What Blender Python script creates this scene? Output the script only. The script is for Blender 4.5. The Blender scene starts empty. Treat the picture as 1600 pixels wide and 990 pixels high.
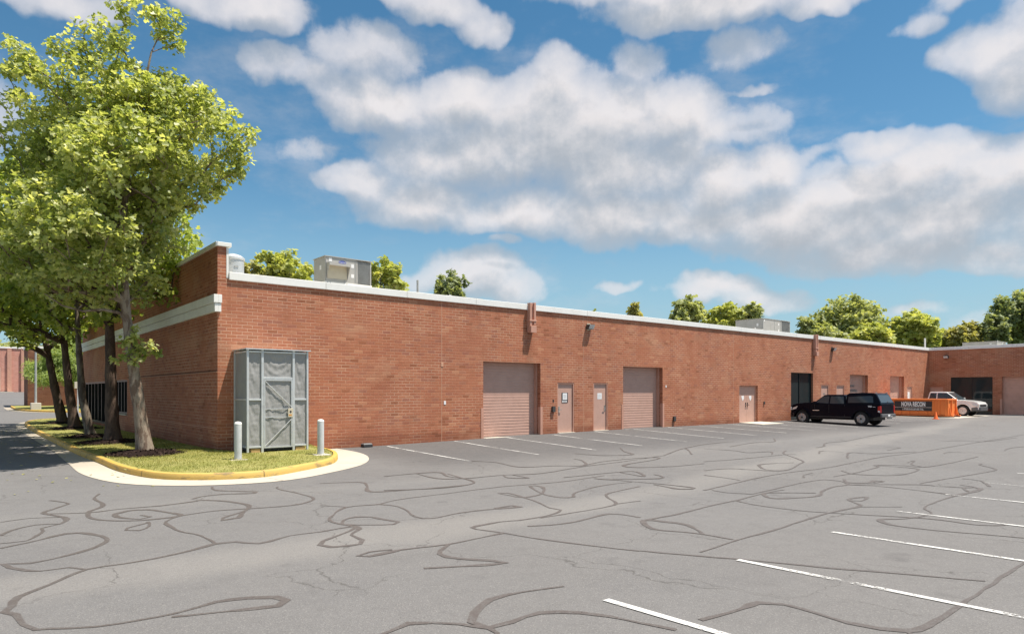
import bpy, bmesh, math, random
import numpy as np
from mathutils import Vector, Matrix, noise as mnoise
PI = math.pi; rad = math.radians
scene = bpy.context.scene
COL = scene.collection

# ------------------------------------------------------------ camera
FW = (.63630, .77144); RT = (.77144, -.63630)     # view direction / right
cam_d = bpy.data.cameras.new('camera'); cam = bpy.data.objects.new('camera', cam_d)
COL.objects.link(cam); scene.camera = cam
cam.location = (0, 0, 1.75)
cam.rotation_euler = (rad(90), 0, math.atan2(FW[1], FW[0]) - PI/2)
cam_d.sensor_width = 36; cam_d.lens = 36*1060/1600
cam_d.shift_y = (612-495)/1600.
cam_d.clip_end = 6000; cam_d.clip_start = .1

# ------------------------------------------------------------ exposure
vs = scene.view_settings
vs.view_transform = 'Standard'; vs.look = 'None'; vs.gamma = 1; vs.use_curve_mapping = False
EXPO = 0.72
vs.exposure = EXPO

scene.cycles.max_bounces = 10; scene.cycles.diffuse_bounces = 5

# ------------------------------------------------------------ sun
SUN = Vector((.30, -.30, 1.10)).normalized()       # towards the sun
sd = bpy.data.lights.new('sun', 'SUN'); so = bpy.data.objects.new('sun', sd); COL.objects.link(so)
sd.energy = 4.7; sd.angle = rad(.6); sd.color = (1, .925, .82)
so.location = (20, -20, 60)
so.rotation_euler = SUN.to_track_quat('Z', 'Y').to_euler()

# ------------------------------------------------------------ node helper
class S:
    """wraps a socket so that shader maths can be written as expressions"""
    nt = None
    def __init__(s, k): s.k = k
    @staticmethod
    def m(op, *a, clamp=False):
        n = S.nt.nodes.new('ShaderNodeMath'); n.operation = op; n.use_clamp = clamp
        for i, v in enumerate(a):
            if isinstance(v, S): S.nt.links.new(v.k, n.inputs[i])
            else: n.inputs[i].default_value = v
        return S(n.outputs[0])
    def __add__(s, o): return S.m('ADD', s, o)
    __radd__ = __add__
    def __sub__(s, o): return S.m('SUBTRACT', s, o)
    def __rsub__(s, o): return S.m('SUBTRACT', o, s)
    def __mul__(s, o): return S.m('MULTIPLY', s, o)
    __rmul__ = __mul__
    def __truediv__(s, o): return S.m('DIVIDE', s, o)
def node(t, **kw):
    n = S.nt.nodes.new(t)
    for k, v in kw.items(): setattr(n, k, v)
    return n
def setin(n, i, v):
    if isinstance(v, S): S.nt.links.new(v.k, n.inputs[i])
    else: n.inputs[i].default_value = v
def sstep(x, a, b, lo=0., hi=1.):
    n = node('ShaderNodeMapRange', interpolation_type='SMOOTHSTEP')
    setin(n, 0, x)
    for i, v in ((1, a), (2, b), (3, lo), (4, hi)): n.inputs[i].default_value = v
    return S(n.outputs[0])
def lin(x, a, b, lo=0., hi=1.):
    n = node('ShaderNodeMapRange'); setin(n, 0, x)
    for i, v in ((1, a), (2, b), (3, lo), (4, hi)): n.inputs[i].default_value = v
    return S(n.outputs[0])
def mix(f, a, b, mode='MIX'):
    n = node('ShaderNodeMix', data_type='RGBA', blend_type=mode)
    setin(n, 0, f)
    for i, v in ((6, a), (7, b)):
        if isinstance(v, S): S.nt.links.new(v.k, n.inputs[i])
        else: n.inputs[i].default_value = (v[0], v[1], v[2], 1)
    return S(n.outputs[2])
def tex(vec, scale, detail=3, rough=.5, out=0, dist=0):
    n = node('ShaderNodeTexNoise'); n.inputs['Scale'].default_value = scale
    n.inputs['Detail'].default_value = detail; n.inputs['Roughness'].default_value = rough
    n.inputs['Distortion'].default_value = dist
    if vec is not None: S.nt.links.new(vec.k, n.inputs['Vector'])
    return S(n.outputs[out])
def comb(x, y, z):
    n = node('ShaderNodeCombineXYZ')
    for i, v in enumerate((x, y, z)): setin(n, i, v)
    return S(n.outputs[0])
def sep(v):
    n = node('ShaderNodeSeparateXYZ'); S.nt.links.new(v.k, n.inputs[0])
    return [S(o) for o in n.outputs]
def vmath(op, a, b=None):
    n = node('ShaderNodeVectorMath', operation=op)
    for i, v in enumerate((a, b)):
        if v is None: continue
        if isinstance(v, S): S.nt.links.new(v.k, n.inputs[i])
        else: n.inputs[i].default_value = v
    return S(n.outputs['Value' if op in ('LENGTH', 'DOT_PRODUCT', 'DISTANCE') else 'Vector'])
def ramp(f, stops):
    n = node('ShaderNodeValToRGB'); setin(n, 0, f); cr = n.color_ramp
    while len(cr.elements) < len(stops): cr.elements.new(.5)
    for e, (p, c) in zip(cr.elements, stops): e.position = p; e.color = (c[0], c[1], c[2], 1)
    return S(n.outputs[0])

# ------------------------------------------------------------ sky with clouds
w = bpy.data.worlds.new('World'); scene.world = w; w.use_nodes = True
S.nt = w.node_tree; S.nt.nodes.clear()
STR = .11
def cloud_group(fine=True):
    g = bpy.data.node_groups.new('cloud_density', 'ShaderNodeTree')
    g.interface.new_socket('P', in_out='INPUT', socket_type='NodeSocketVector')
    g.interface.new_socket('D', in_out='OUTPUT', socket_type='NodeSocketFloat')
    old = S.nt; S.nt = g
    gi = node('NodeGroupInput'); go = node('NodeGroupOutput'); P = S(gi.outputs[0])
    # angular position (1060 units per radian): centre azimuth, elevation, radii, weight
    B = []
    for (px, py, rx, ry, wt) in [
        (600,165,105,38,1.15),(720,165,110,45,1.15),(860,150,75,52,1.1),(900,190,200,62,1.2),(1060,180,85,48,1.1),(1120,205,60,25,.9),
        (830,235,250,55,1.15),(980,265,150,55,1.15),(1060,235,60,30,1),(700,250,110,40,.9),
        (560,285,75,28,.95),(620,255,30,25,.7),(660,315,110,38,1),(820,330,160,32,1.05),(980,335,170,42,1.15),(1130,290,90,48,1.1),
        (1205,270,62,42,1.15),(1260,345,220,58,1.25),(1370,235,75,24,1.05),(1340,300,130,45,1.2),(1440,265,120,45,1.25),(1560,270,120,48,1.2),
        (1480,330,190,48,1.15),(1500,-20,60,20,.6),(1390,385,190,40,1.1),(1540,400,90,26,.95),(1120,350,180,36,1.1),(1250,250,60,12,.45),(1700,320,200,90,1.1),
        (1110,5,190,28,1.15),(1300,0,60,20,.9),(1020,-30,200,30,1),
        (1560,70,85,45,1.05),(1590,120,70,50,1.05),(1500,85,50,25,.7),(1440,35,40,18,.5),(1660,60,140,100,1.1),
        (400,10,85,32,1),(300,-10,60,22,.7),(690,12,70,26,.95),(755,45,38,25,.85),(620,-20,100,22,.8),
        (440,100,65,30,.72),(570,85,95,38,.72),(500,130,40,20,.6),(480,228,45,22,.5),(1000,95,45,30,.55),(1150,75,70,30,.5),
        (1180,135,35,7,.5),(1190,190,50,35,.5),(90,5,110,26,.9),
        (740,428,85,38,1),(800,448,50,30,.8),(660,440,40,20,.6),(1120,450,85,22,.95),(1190,470,70,24,.75),
        (965,442,40,10,.5),(790,376,26,11,.6),(1420,478,70,10,.35),(1560,490,80,15,.35),
        (-200,150,260,90,1),(-500,330,260,60,1),(150,-420,400,120,1),(1100,-600,500,150,1.1)]:
        t = (px-800)/1060.
        az = math.atan(t)*1060; el = math.atan((612-py)/1060./math.sqrt(1+t*t))*1060
        k = 1/math.sqrt(1+t*t)
        B.append((az, el, rx*k*k*1.16, ry*k*1.18, wt*1.08))
    acc = None
    # domain warp
    wn = vmath('SUBTRACT', tex(P, .011, 3 if fine else 1, .55, out=1), (.5, .5, .5))
    Q = vmath('ADD', P, vmath('MULTIPLY', wn, (75, 62, 0)))
    for az, el, rx, ry, wt in B:
        n = node('ShaderNodeVectorMath', operation='MULTIPLY_ADD'); setin(n, 0, Q)
        n.inputs[1].default_value = (1/rx, 1/ry, 0); n.inputs[2].default_value = (-az/rx, -el/ry, 0); d = S(n.outputs[0])
        b = S.m('MULTIPLY_ADD', vmath('DOT_PRODUCT', d, d), -wt, wt)
        if acc is None: acc = b
        else:
            n = node('ShaderNodeMath', operation='SMOOTH_MAX'); setin(n, 0, acc); setin(n, 1, b); n.inputs[2].default_value = .45; acc = S(n.outputs[0])
    x, y, z = sep(P)
    away = sstep(S.m('ABSOLUTE', x), 1000, 1350)          # the sky beside and behind the camera
    gen = (tex(vmath('MULTIPLY', P, (1, 1.8, 1)), .0035, 3, .55) - .46)*5
    acc = S.m('MAXIMUM', S.m('MINIMUM', acc, 1.25), -.9)
    acc = acc*(1-away) + gen*away
    D = acc*.9
    S.nt.links.new(D.k, go.inputs[0]); S.nt = old
    return g
CG = cloud_group(); CG2 = cloud_group(False)
sky = node('ShaderNodeTexSky', sky_type='NISHITA'); sky.sun_disc = False
sky.sun_elevation = math.asin(SUN.z); sky.sun_rotation = math.atan2(SUN.x, SUN.y)
sky.air_density = 1.0; sky.dust_density = .6; sky.ozone_density = 2.2; sky.altitude = 100
tc = node('ShaderNodeTexCoord'); d = vmath('NORMALIZE', S(tc.outputs['Generated']))
dx = vmath('DOT_PRODUCT', d, (RT[0], RT[1], 0)); dy = vmath('DOT_PRODUCT', d, (FW[0], FW[1], 0)); dz = sep(d)[2]
AZ = S.m('ARCTAN2', dx, dy)*1060.; EL = S.m('ARCSINE', S.m('MINIMUM', dz, .9999))*1060.
P = comb(AZ, EL, 0.)
def dens(off, g=None):
    n = node('ShaderNodeGroup'); n.node_tree = g or CG
    S.nt.links.new(vmath('ADD', P, off).k, n.inputs[0]); return S(n.outputs[0])
A0 = dens((0, 0, 0)); D2 = dens((8, 42, 0), CG2)
DL = A0 + (tex(P, .0115, 8, .6)-.5)*1.0
D0 = DL + (tex(P, .05, 5, .68)-.5)*.34
D1 = A0*.62 + D2*.38 + (tex(vmath('ADD', P, (7, 17, 0)), .0115, 6, .6)-.5)*1.0
alpha = sstep(D0, -.04, .40)
thick = sstep(D0, .1, 1.25)
lit = sstep(DL-D1, -.20, .34)
under = sstep(D2, .1, 1.3)
E = 1/(STR*2**EXPO)                                   # radiance that shows as 1.0
soft = tex(P, .02, 6, .6)
val = .635 + lit*.25 - under*.125 + (soft-.5)*.08
val = S.m('MINIMUM', S.m('MAXIMUM', val, .36), .85)
ccol = mix(lin(val, .36, .8), (.83, .955, 1.10), (1.0, .965, .975))
vc = vmath('MULTIPLY', ccol, comb(val*E, val*E, val*E))
base = mix(1.0, S(sky.outputs[0]), (.44, .66, .68), 'MULTIPLY')
base = mix(sstep(EL, 190, 620)*.7, base, mix(1.0, base, (.66, .88, .94), 'MULTIPLY'))
hz = sstep(EL, 0, 330, 1, 0)
base = mix(hz*.85, base, (.42*E, .60*E, .70*E))
cm = alpha*(.50+.49*thick)*sstep(EL, 0, 90, .25, 1)
veil = sstep(tex(vmath('MULTIPLY', P, (1, 1.9, 1)), .0042, 6, .62), .46, .74)*.34
cm = S.m('MAXIMUM', cm, veil)
cm = S.m('MULTIPLY', cm, sstep(EL, -5, 5))
final = mix(cm, base, vc)
bg = node('ShaderNodeBackground'); bg.inputs[1].default_value = STR
S.nt.links.new(final.k, bg.inputs[0])
wo = node('ShaderNodeOutputWorld'); S.nt.links.new(bg.outputs[0], wo.inputs[0])
w.cycles.sampling_method = 'MANUAL'; w.cycles.sample_map_resolution = 256

# ------------------------------------------------------------ ground height
def ss(a, b, x):
    t = min(1, max(0, (x-a)/(b-a))); return t*t*(3-2*t)
def gz(x, y):
    ww = -.14+.18*ss(4, 25, x)
    a = .55+.45*ss(4, 14, x); a *= 1-ss(40, 54, x)
    t = min(1, max(0, (20.85-y)/12.5))
    z = ww-.31*a*(1-(1-t)**1.4)
    return z+(1-ss(30, 60, x))*(.35*ss(48, 64, y)+1.55*ss(60, 125, y))

# ------------------------------------------------------------ materials
M = {}
def mat(name, col=(.5,.5,.5), rough=.6, metal=0, spec=.5, build=None, **kw):
    m = bpy.data.materials.new(name); m.use_nodes = True; S.nt = m.node_tree
    bs = S.nt.nodes['Principled BSDF']; out = S.nt.nodes['Material Output']
    bs.inputs['Base Color'].default_value = (*col, 1); bs.inputs['Roughness'].default_value = rough
    bs.inputs['Metallic'].default_value = metal; bs.inputs['Specular IOR Level'].default_value = spec
    for k, v in kw.items(): bs.inputs[k.replace('_', ' ')].default_value = v
    if build: build(bs, out)
    M[name] = m; return m
def objc(): return S(node('ShaderNodeTexCoord').outputs['Object'])
def wpos(): return S(node('ShaderNodeNewGeometry').outputs['Position'])
def uv(): return S(node('ShaderNodeTexCoord').outputs['UV'])
def base_in(bs, c): S.nt.links.new(c.k, bs.inputs['Base Color'])
def rough_in(bs, c): S.nt.links.new(c.k, bs.inputs['Roughness'])
def bump(bs, h, strength=.4, dist=.01):
    n = node('ShaderNodeBump'); n.inputs['Strength'].default_value = strength; n.inputs['Distance'].default_value = dist
    S.nt.links.new(h.k, n.inputs['Height']); S.nt.links.new(n.outputs[0], bs.inputs['Normal'])
def worn(c, amt=.25, scale=3., grime=(.5,.46,.4)):
    """paint or metal with faint uneven dirt"""
    def f(bs, out):
        p = wpos(); n1 = tex(p, scale, 5, .6); n2 = tex(p, scale*9, 3, .6)
        base_in(bs, mix(sstep(n1*.7+n2*.3, .42, .68)*amt, c, tuple(a*b for a, b in zip(c, grime))))
        rough_in(bs, lin(n2, .3, .7, bs.inputs['Roughness'].default_value-.08, bs.inputs['Roughness'].default_value+.1))
    return f

def brick(stops, mortar, dirt=.35):
    def f(bs, out):
        u = uv(); X, Y, _ = sep(u)
        H, L = .1016, .3048
        row = S.m('FLOOR', Y/H); half = S.m('MODULO', S.m('ABSOLUTE', row), 2.)*.5
        cx = X/L + half; colm = S.m('FLOOR', cx)
        fx = cx-colm; fy = Y/H-row
        wn = node('ShaderNodeTexWhiteNoise', noise_dimensions='2D')
        S.nt.links.new(comb(colm, row, 0.).k, wn.inputs['Vector']); r = S(wn.outputs[0])
        wn2 = node('ShaderNodeTexWhiteNoise', noise_dimensions='2D')
        S.nt.links.new(comb(colm+31.7, row+9.3, 0.).k, wn2.inputs['Vector']); r2 = S(wn2.outputs[0])
        p = wpos()
        fine = tex(p, 22, 4, .6); mid = tex(p, 1.3, 4, .6); big = tex(p, .22, 3, .55)
        c = ramp(r, stops)
        c = mix(lin(fine, .3, .7, 0, .3), c, mix(1., c, (.62, .58, .55), 'MULTIPLY'))
        ex = S.m('MINIMUM', fx, 1.-fx)*L; ey = S.m('MINIMUM', fy, 1.-fy)*H
        edge = S.m('MINIMUM', ex, ey) + (fine-.5)*.004
        mm = sstep(edge, .0050, .0100, 1, 0)
        mvar = sstep(tex(p, .9, 4, .6), .38, .62, .25, 1.)      # the joints are crisper in some areas
        c = mix(mm*mvar*.85, c, mix(fine, mortar, tuple(v*.75 for v in mortar)))
        c = mix(sstep(mid, .45, .75)*dirt, c, mix(1., c, (.66, .6, .58), 'MULTIPLY'))
        c = mix(sstep(big, .42, .62)*.38, c, mix(1., c, (1.22, 1.2, 1.12), 'MULTIPLY'))
        # damp, dirty lowest courses
        low = S.m('MAXIMUM', sstep(Y + (mid-.5)*.6, .02, .55, .6, 0), sstep(Y, .235, .25, .75, 0))
        c = mix(low*.75, c, mix(1., c, (.55, .5, .5), 'MULTIPLY'))
        # pale bloom on parts of the wall, and stains below the two scuppers
        bl = tex(vmath('MULTIPLY', p, (.5, .5, .9)), .8, 4, .6)
        c = mix(sstep(bl, .52, .72)*.34, c, (.52,.31,.20))
        px_ = sep(p)[0]
        for xs in (18.1, 41.85):
            dd = S.m('ABSOLUTE', px_ - xs + (mid-.5)*.25)
            c = mix(sstep(dd, .04, .34, 1, 0)*sstep(Y, .3, 4.3)*sstep(Y, 4.3, 4.5, 1, 0)*sstep(sep(p)[1], 20.9, 20.95, 1, 0)*.4, c, mix(1., c, (.50,.47,.46), 'MULTIPLY'))
        # faint run-down streaks beneath the coping
        st = tex(vmath('MULTIPLY', p, (2.2, 2.2, .12)), 1.5, 4, .6)
        c = mix(sstep(st, .5, .72)*sstep(Y, 3.2, 5.1)*.22, c, mix(1., c, (.6, .58, .58), 'MULTIPLY'))
        base_in(bs, c)
        rough_in(bs, lin(fine, .3, .7, .72, .95))
        bump(bs, (1-mm)*.8 + fine*.3 + r2*.25, .55, .006)
    return f
BR = [(0,(.44,.18,.095)),(.08,(.58,.25,.135)),(.3,(.61,.26,.145)),(.5,(.58,.235,.13)),(.66,(.65,.295,.165)),(.8,(.58,.235,.13)),(.92,(.50,.22,.14)),(1,(.72,.36,.20))]
BR = [(p_, (c_[0]*.69, c_[1]*.63, c_[2]*.65)) for p_, c_ in BR]
mat('brick', rough=.85, spec=.2, build=brick(BR, (.66,.42,.30)))
mat('brick_dark', rough=.85, spec=.2, build=brick([(p,(c[0]*.45,c[1]*.5,c[2]*.55)) for p, c in BR], (.26,.15,.11)))  # warehouse brick made darker, putting tree shade into the far building's colour
mat('brick_pink', rough=.85, spec=.2, build=brick([(0,(.5,.24,.19)),(.5,(.58,.3,.25)),(1,(.5,.25,.2))], (.6,.4,.34)))

def asphalt(bs, out):
    p = wpos(); X, Y, Z = sep(p)
    n0 = tex(p, .09, 4, .55); n1 = tex(p, .45, 5, .6); n2 = tex(p, 3.2, 5, .65); n3 = tex(p, 42, 3, .7)
    vo = node('ShaderNodeTexVoronoi'); S.nt.links.new(p.k, vo.inputs['Vector']); vo.inputs['Scale'].default_value = 95
    vd = S(vo.outputs['Distance']); vc = sep(S(vo.outputs['Color']))[0]
    c = mix(n1, (.139,.1325,.129), (.172,.165,.161))
    c = mix(sstep(n0, .35, .65)*.5, c, (.155,.153,.154))
    c = mix(sstep(n2, .45, .8)*.5, c, (.125,.120,.118))
    # the pale strip of washed sand in the valley of the lot
    cen = 8.75 + S.m('MAXIMUM', X-9., 0.)*.155 + (tex(p, .22, 3, .5)-.5)*1.5
    dist = S.m('ABSOLUTE', Y-cen) + (n1-.5)*1.1
    c = mix(sstep(dist, .15, .95, 1, 0)*(.40+.6*n2)*.8, c, (.225,.213,.20))
    # fainter second strip
    d2 = S.m('ABSOLUTE', Y-(13.3+X*.02)) + (n1-.5)*2.2
    c = mix(sstep(d2, .0, .8, 1, 0)*.28, c, (.205,.197,.188))
    # the bays along the wall are less bleached than the aisle
    bay = sstep(Y + (n0-.5)*3., 13.6, 16.4)*sstep(X + (n0-.5)*6, 44, 52, 1, 0)*sstep(X, 8.5, 11)
    c = mix(bay*.85, c, mix(1., c, (.62,.62,.64), 'MULTIPLY'))
    pt = sstep(tex(p, .16, 2, .4), .56, .575)
    c = mix(pt*.22, c, mix(1., c, (.78,.78,.80), 'MULTIPLY'))
    # grit: dark pores, pale stones
    c = mix(sstep(vc, .84, .95)*.32, c, (.30,.29,.27))
    c = mix(sstep(vc, .06, .22, 1, 0)*.3, c, (.07,.066,.064))
    c = mix(sstep(n3, .55, .8)*.4, c, (.09,.086,.084))
    # hairline cracks
    vw = vmath('ADD', p, vmath('MULTIPLY', tex(p, 1.1, 4, .6, out=1), (1.1, 1.1, 0)))
    v2 = node('ShaderNodeTexVoronoi', feature='DISTANCE_TO_EDGE'); S.nt.links.new(vw.k, v2.inputs['Vector']); v2.inputs['Scale'].default_value = .42
    hair = sstep(S(v2.outputs[0]), .0, .0065, 1, 0)*sstep(tex(p, .3, 3, .5), .44, .56)
    c = mix(hair*.6, c, (.06,.055,.05))
    # oil drips in the bays
    oil = sstep(tex(vmath('MULTIPLY', p, (1, 1, 0)), .9, 5, .6), .62, .74)
    c = mix(oil*.45, c, (.085,.08,.08))
    base_in(bs, c); rough_in(bs, lin(n2, .2, .8, .78, .95))
    bump(bs, vd*1.2 + n3*.7 + n2*.5, .35, .008)
mat('asphalt', spec=.3, build=asphalt)
def far_ground(bs, out):
    p = wpos(); base_in(bs, mix(tex(p, .05, 4, .6), (.05,.085,.025), (.1,.11,.05)))
mat('far_ground', rough=.95, build=far_ground)
def sealant(bs, out):
    p = wpos(); n = tex(p, 5, 4, .6); n2 = tex(p, 60, 2, .6)
    c = mix(n, (.082,.068,.062), (.106,.090,.082)); c = mix(sstep(n2*.5+tex(p, 14, 4, .7)*.5, .46, .62)*.6, c, (.145,.138,.132))
    base_in(bs, c); bump(bs, n2, .2, .004)
    # worn through in places: the asphalt shows
    al = sstep(tex(p, 2.3, 5, .7)*.6+n2*.4, .30, .40)
    S.nt.links.new(al.k, bs.inputs['Alpha'])
mat('sealant', rough=.62, spec=.4, build=sealant)
def linepaint(bs, out):
    p = wpos(); n = tex(p, 26, 5, .75); n1 = tex(p, 1.5, 3, .6)
    base_in(bs, mix(n, (.66,.65,.625), (.50,.49,.475)))
    wear = sstep(n*.62+n1*.38, .42, .53)
    S.nt.links.new(wear.k, bs.inputs['Alpha'])
mat('line_paint', rough=.75, build=linepaint)
def concrete(c0, c1, streak=True):
    def f(bs, out):
        p = wpos(); n = tex(p, 1.4, 5, .65); n2 = tex(p, 30, 3, .6)
        c = mix(n, c0, c1); c = mix(sstep(n2, .55, .8)*.35, c, tuple(v*.6 for v in c0))
        base_in(bs, c); bump(bs, n2, .2, .004)
    return f
mat('concrete', rough=.9, build=concrete((.46,.42,.35), (.60,.56,.48)))
def gutter(bs, out):
    p = wpos(); X, Y, Z = sep(p); n = tex(p, 1.6, 5, .65); n2 = tex(p, 30, 3, .6)
    c = mix(n, (.42,.375,.31), (.54,.49,.41))
    c = mix(sstep(n2, .5, .75)*.3, c, (.3,.26,.2))
    old = sstep(Y, 18.0, 23, 0, 1)
    c = mix(old*(.45+.3*n), c, (.27,.23,.175))
    u = sep(uv())[0]; j = S.m('FRACT', u/3.05)
    c = mix(sstep(S.m('MINIMUM', j, 1.-j), .0, .006, 1, 0)*.8, c, (.1,.08,.06))
    base_in(bs, c); bump(bs, n2, .2, .004)
mat('gutter', rough=.9, build=gutter)
def kerb(bs, out):
    p = wpos(); n = tex(p, 2.2, 6, .7); n2 = tex(p, 24, 4, .7)
    c = mix(n, (.56,.33,.05), (.63,.41,.09))
    c = mix(sstep(sep(p)[1], 15.5, 19.5, .45, 0), c, (.58,.43,.16))
    c = mix(sstep(n2*.55+n*.45, .555, .61)*.75, c, (.36,.29,.19))
    c = mix(sstep(n, .3, .7)*.35, c, (.40,.26,.06))
    u = sep(uv())[0]; j = S.m('FRACT', u/3.05)
    c = mix(sstep(S.m('MINIMUM', j, 1.-j), .0, .008, 1, 0)*.9, c, (.12,.08,.03))
    scr = sstep(tex(vmath('MULTIPLY', p, (1.2, 1.2, 9)), 1.3, 5, .7), .56, .61)
    c = mix(scr*.55, c, (.13,.10,.08))
    base_in(bs, c); bump(bs, n2, .25, .006)
mat('kerb_paint', rough=.7, build=kerb)
def lawn(bs, out):
    p = wpos(); n = tex(p, 1.1, 5, .65); n2 = tex(p, 14, 4, .7)
    c = mix(sstep(n, .35, .65), (.25,.25,.075), (.36,.33,.13)); c = mix(n2*.5, c, (.13,.15,.035))
    base_in(bs, c); bump(bs, n2, .6, .03)
mat('lawn', rough=.95, spec=.1, build=lawn)
def attr_leaf(c0, c1, c2, trans=.45, rough=.5):
    def f(bs, out):
        a = node('ShaderNodeAttribute', attribute_name='rnd'); r = S(a.outputs['Fac'])
        c = ramp(r, [(0, c0), (.5, c1), (1, c2)])
        base_in(bs, c)
        tr = node('ShaderNodeBsdfTranslucent')
        S.nt.links.new(mix(1., c, (1.25, 1.2, .55), 'MULTIPLY').k, tr.inputs[0])
        ms = node('ShaderNodeMixShader'); ms.inputs[0].default_value = trans
        S.nt.links.new(bs.outputs[0], ms.inputs[1]); S.nt.links.new(tr.outputs[0], ms.inputs[2])
        S.nt.links.new(ms.outputs[0], out.inputs[0])
    return f
mat('grass_blade', rough=.7, spec=.15, build=attr_leaf((.17,.20,.045), (.32,.31,.095), (.50,.45,.20), .3))
mat('leaf_plane', rough=.42, spec=.5, build=attr_leaf((.21,.27,.075), (.42,.475,.17), (.72,.73,.38), .56))
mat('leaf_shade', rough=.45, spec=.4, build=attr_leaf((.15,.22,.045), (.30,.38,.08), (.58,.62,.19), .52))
mat('leaf_mid', rough=.55, spec=.3, build=attr_leaf((.22,.26,.11), (.38,.42,.19), (.58,.60,.31), .45))
mat('leaf_lime', rough=.55, spec=.3, build=attr_leaf((.28,.33,.09), (.45,.49,.15), (.66,.66,.27), .45))
mat('leaf_dark', rough=.55, spec=.3, build=attr_leaf((.15,.19,.09), (.26,.31,.15), (.42,.45,.24), .42))
mat('leaf_olive', rough=.55, spec=.3, build=attr_leaf((.25,.25,.09), (.40,.39,.15), (.56,.52,.22), .4))
mat('leaf_purple', rough=.55, spec=.3, build=attr_leaf((.06,.03,.03), (.12,.07,.05), (.2,.12,.07), .3))
mat('needle', rough=.6, spec=.3, build=attr_leaf((.22,.30,.10), (.36,.46,.16), (.55,.62,.27), .5))
mat('mulch_bit', rough=.95, spec=.1, build=attr_leaf((.018,.011,.009), (.035,.022,.017), (.075,.05,.04), .0))
def bark(pale, dark, patch):
    def f(bs, out):
        p = objc(); q = vmath('MULTIPLY', p, (1, 1, .35))
        n = tex(q, 7, 5, .65, dist=.4); n2 = tex(vmath('MULTIPLY', p, (1,1,.2)), 30, 4, .7)
        c = mix(sstep(n, .46, .54)*patch, dark, pale)
        c = mix(sstep(n2, .5, .75)*.6, c, tuple(v*.45 for v in dark))
        base_in(bs, c); bump(bs, n2+n*.6, .7, .03)
    return f
mat('bark_plane', rough=.9, spec=.15, build=bark((.36,.30,.235), (.17,.12,.09), .62))
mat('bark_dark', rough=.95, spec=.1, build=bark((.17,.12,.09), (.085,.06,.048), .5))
mat('bark_grey', rough=.95, spec=.1, build=bark((.3,.26,.2), (.13,.10,.08), .6))
mat('white_metal', rough=.45, build=worn((.84,.83,.80), .15, 2.))
mat('white_band', rough=.6, build=worn((.84,.83,.80), .2, 2.5))
mat('door_paint', rough=.55, build=worn((.52,.32,.255), .2, 3.))
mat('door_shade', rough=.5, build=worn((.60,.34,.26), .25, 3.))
mat('frame_paint', rough=.5, build=worn((.56,.30,.22), .3, 3.))
mat('galv', rough=.42, metal=.35, build=worn((.62,.64,.65), .3, 4.))
mat('galv_dull', rough=.55, metal=.2, build=worn((.42,.43,.43), .35, 4.))
mat('bollard_paint', rough=.5, build=worn((.52,.54,.55), .25, 5.))
mat('rtu_paint', rough=.5, build=worn((.42,.41,.39), .25, 2.5))
mat('rtu_dark', rough=.6, build=worn((.2,.2,.2), .3, 4.))
mat('beige', rough=.6, build=worn((.6,.54,.42), .25, 4.))
mat('black', (.02,.02,.02), rough=.5)
mat('dark_metal', rough=.5, build=worn((.06,.058,.055), .3, 6.))
mat('paper', (.8,.8,.8), rough=.6)
mat('ink', (.03,.03,.035), rough=.6)
mat('blue_ink', (.05,.08,.38), rough=.5)
mat('white_ink', (.75,.75,.75), rough=.5)
mat('wood', rough=.8, build=worn((.5,.33,.14), .4, 6.))
mat('glass', (.012,.016,.018), rough=.04, spec=.8)
mat('car_glass', (.05,.062,.07), rough=.06, spec=.45)
mat('window_frame', (.025,.025,.025), rough=.35, metal=.3)
mat('wall_glass', (.018,.03,.033), rough=.06, spec=.45)
mat('car_black', (.005,.006,.012), rough=.18, spec=.1)
mat('car_white', (.78,.78,.77), rough=.28, Coat_Weight=.7, Coat_Roughness=.05)
mat('plastic', rough=.6, build=worn((.035,.035,.037), .3, 8.))
mat('plastic_grey', rough=.55, build=worn((.11,.11,.115), .3, 8.))
mat('tyre', (.02,.02,.02), rough=.85)
mat('alloy', (.42,.42,.42), rough=.35, metal=.7)
mat('chrome', (.75,.75,.75), rough=.12, metal=1.)
mat('lamp_red', (.5,.02,.02), rough=.15, spec=.8)
mat('lamp_clear', (.7,.7,.68), rough=.1, spec=.9)
mat('amber', (.6,.25,.03), rough=.2)
def orange(bs, out):
    p = wpos(); n = tex(p, 3, 6, .7); n2 = tex(p, 18, 4, .7)
    c = mix(n, (.80,.20,.045), (.86,.26,.065)); c = mix(sstep(n2*.5+n*.5, .58, .68)*.7, c, (.3,.09,.04))
    c = mix(sstep(sep(p)[2]+(n-.5)*.3, .02, .25, .5, 0), c, (.22,.09,.05))
    base_in(bs, c)
mat('orange_paint', rough=.5, build=orange)
mat('cone_orange', (.85,.16,.03), rough=.5)
def fabric(bs, out):
    p = objc(); X, Y, Z = sep(p)
    st = S.m('SINE', (X+Y)*150.); n = tex(p, 40, 3, .6); n1 = tex(p, 2.5, 4, .6)
    c = mix(n1, (.30,.30,.298), (.38,.377,.37)); c = mix(sstep(st, .2, .9)*.30, c, (.19,.19,.19))
    c = mix(n*.3, c, (.25,.25,.25))
    base_in(bs, c); bump(bs, st*.4+n, .25, .004)
mat('mesh_fabric', rough=.85, spec=.2, build=fabric)
def panel_dark(bs, out):
    p = wpos(); base_in(bs, mix(sstep(tex(p, 5, 5, .7), .55, .7)*.5, (.03,.03,.033), (.12,.11,.1)))
mat('panel_black', rough=.5, build=panel_dark)
def joint(bs, out):
    p = wpos(); n = tex(p, 1.3, 4, .6)
    base_in(bs, mix(n, (.62,.36,.24), (.5,.26,.17)))
mat('joint', rough=.9, build=joint)
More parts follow.
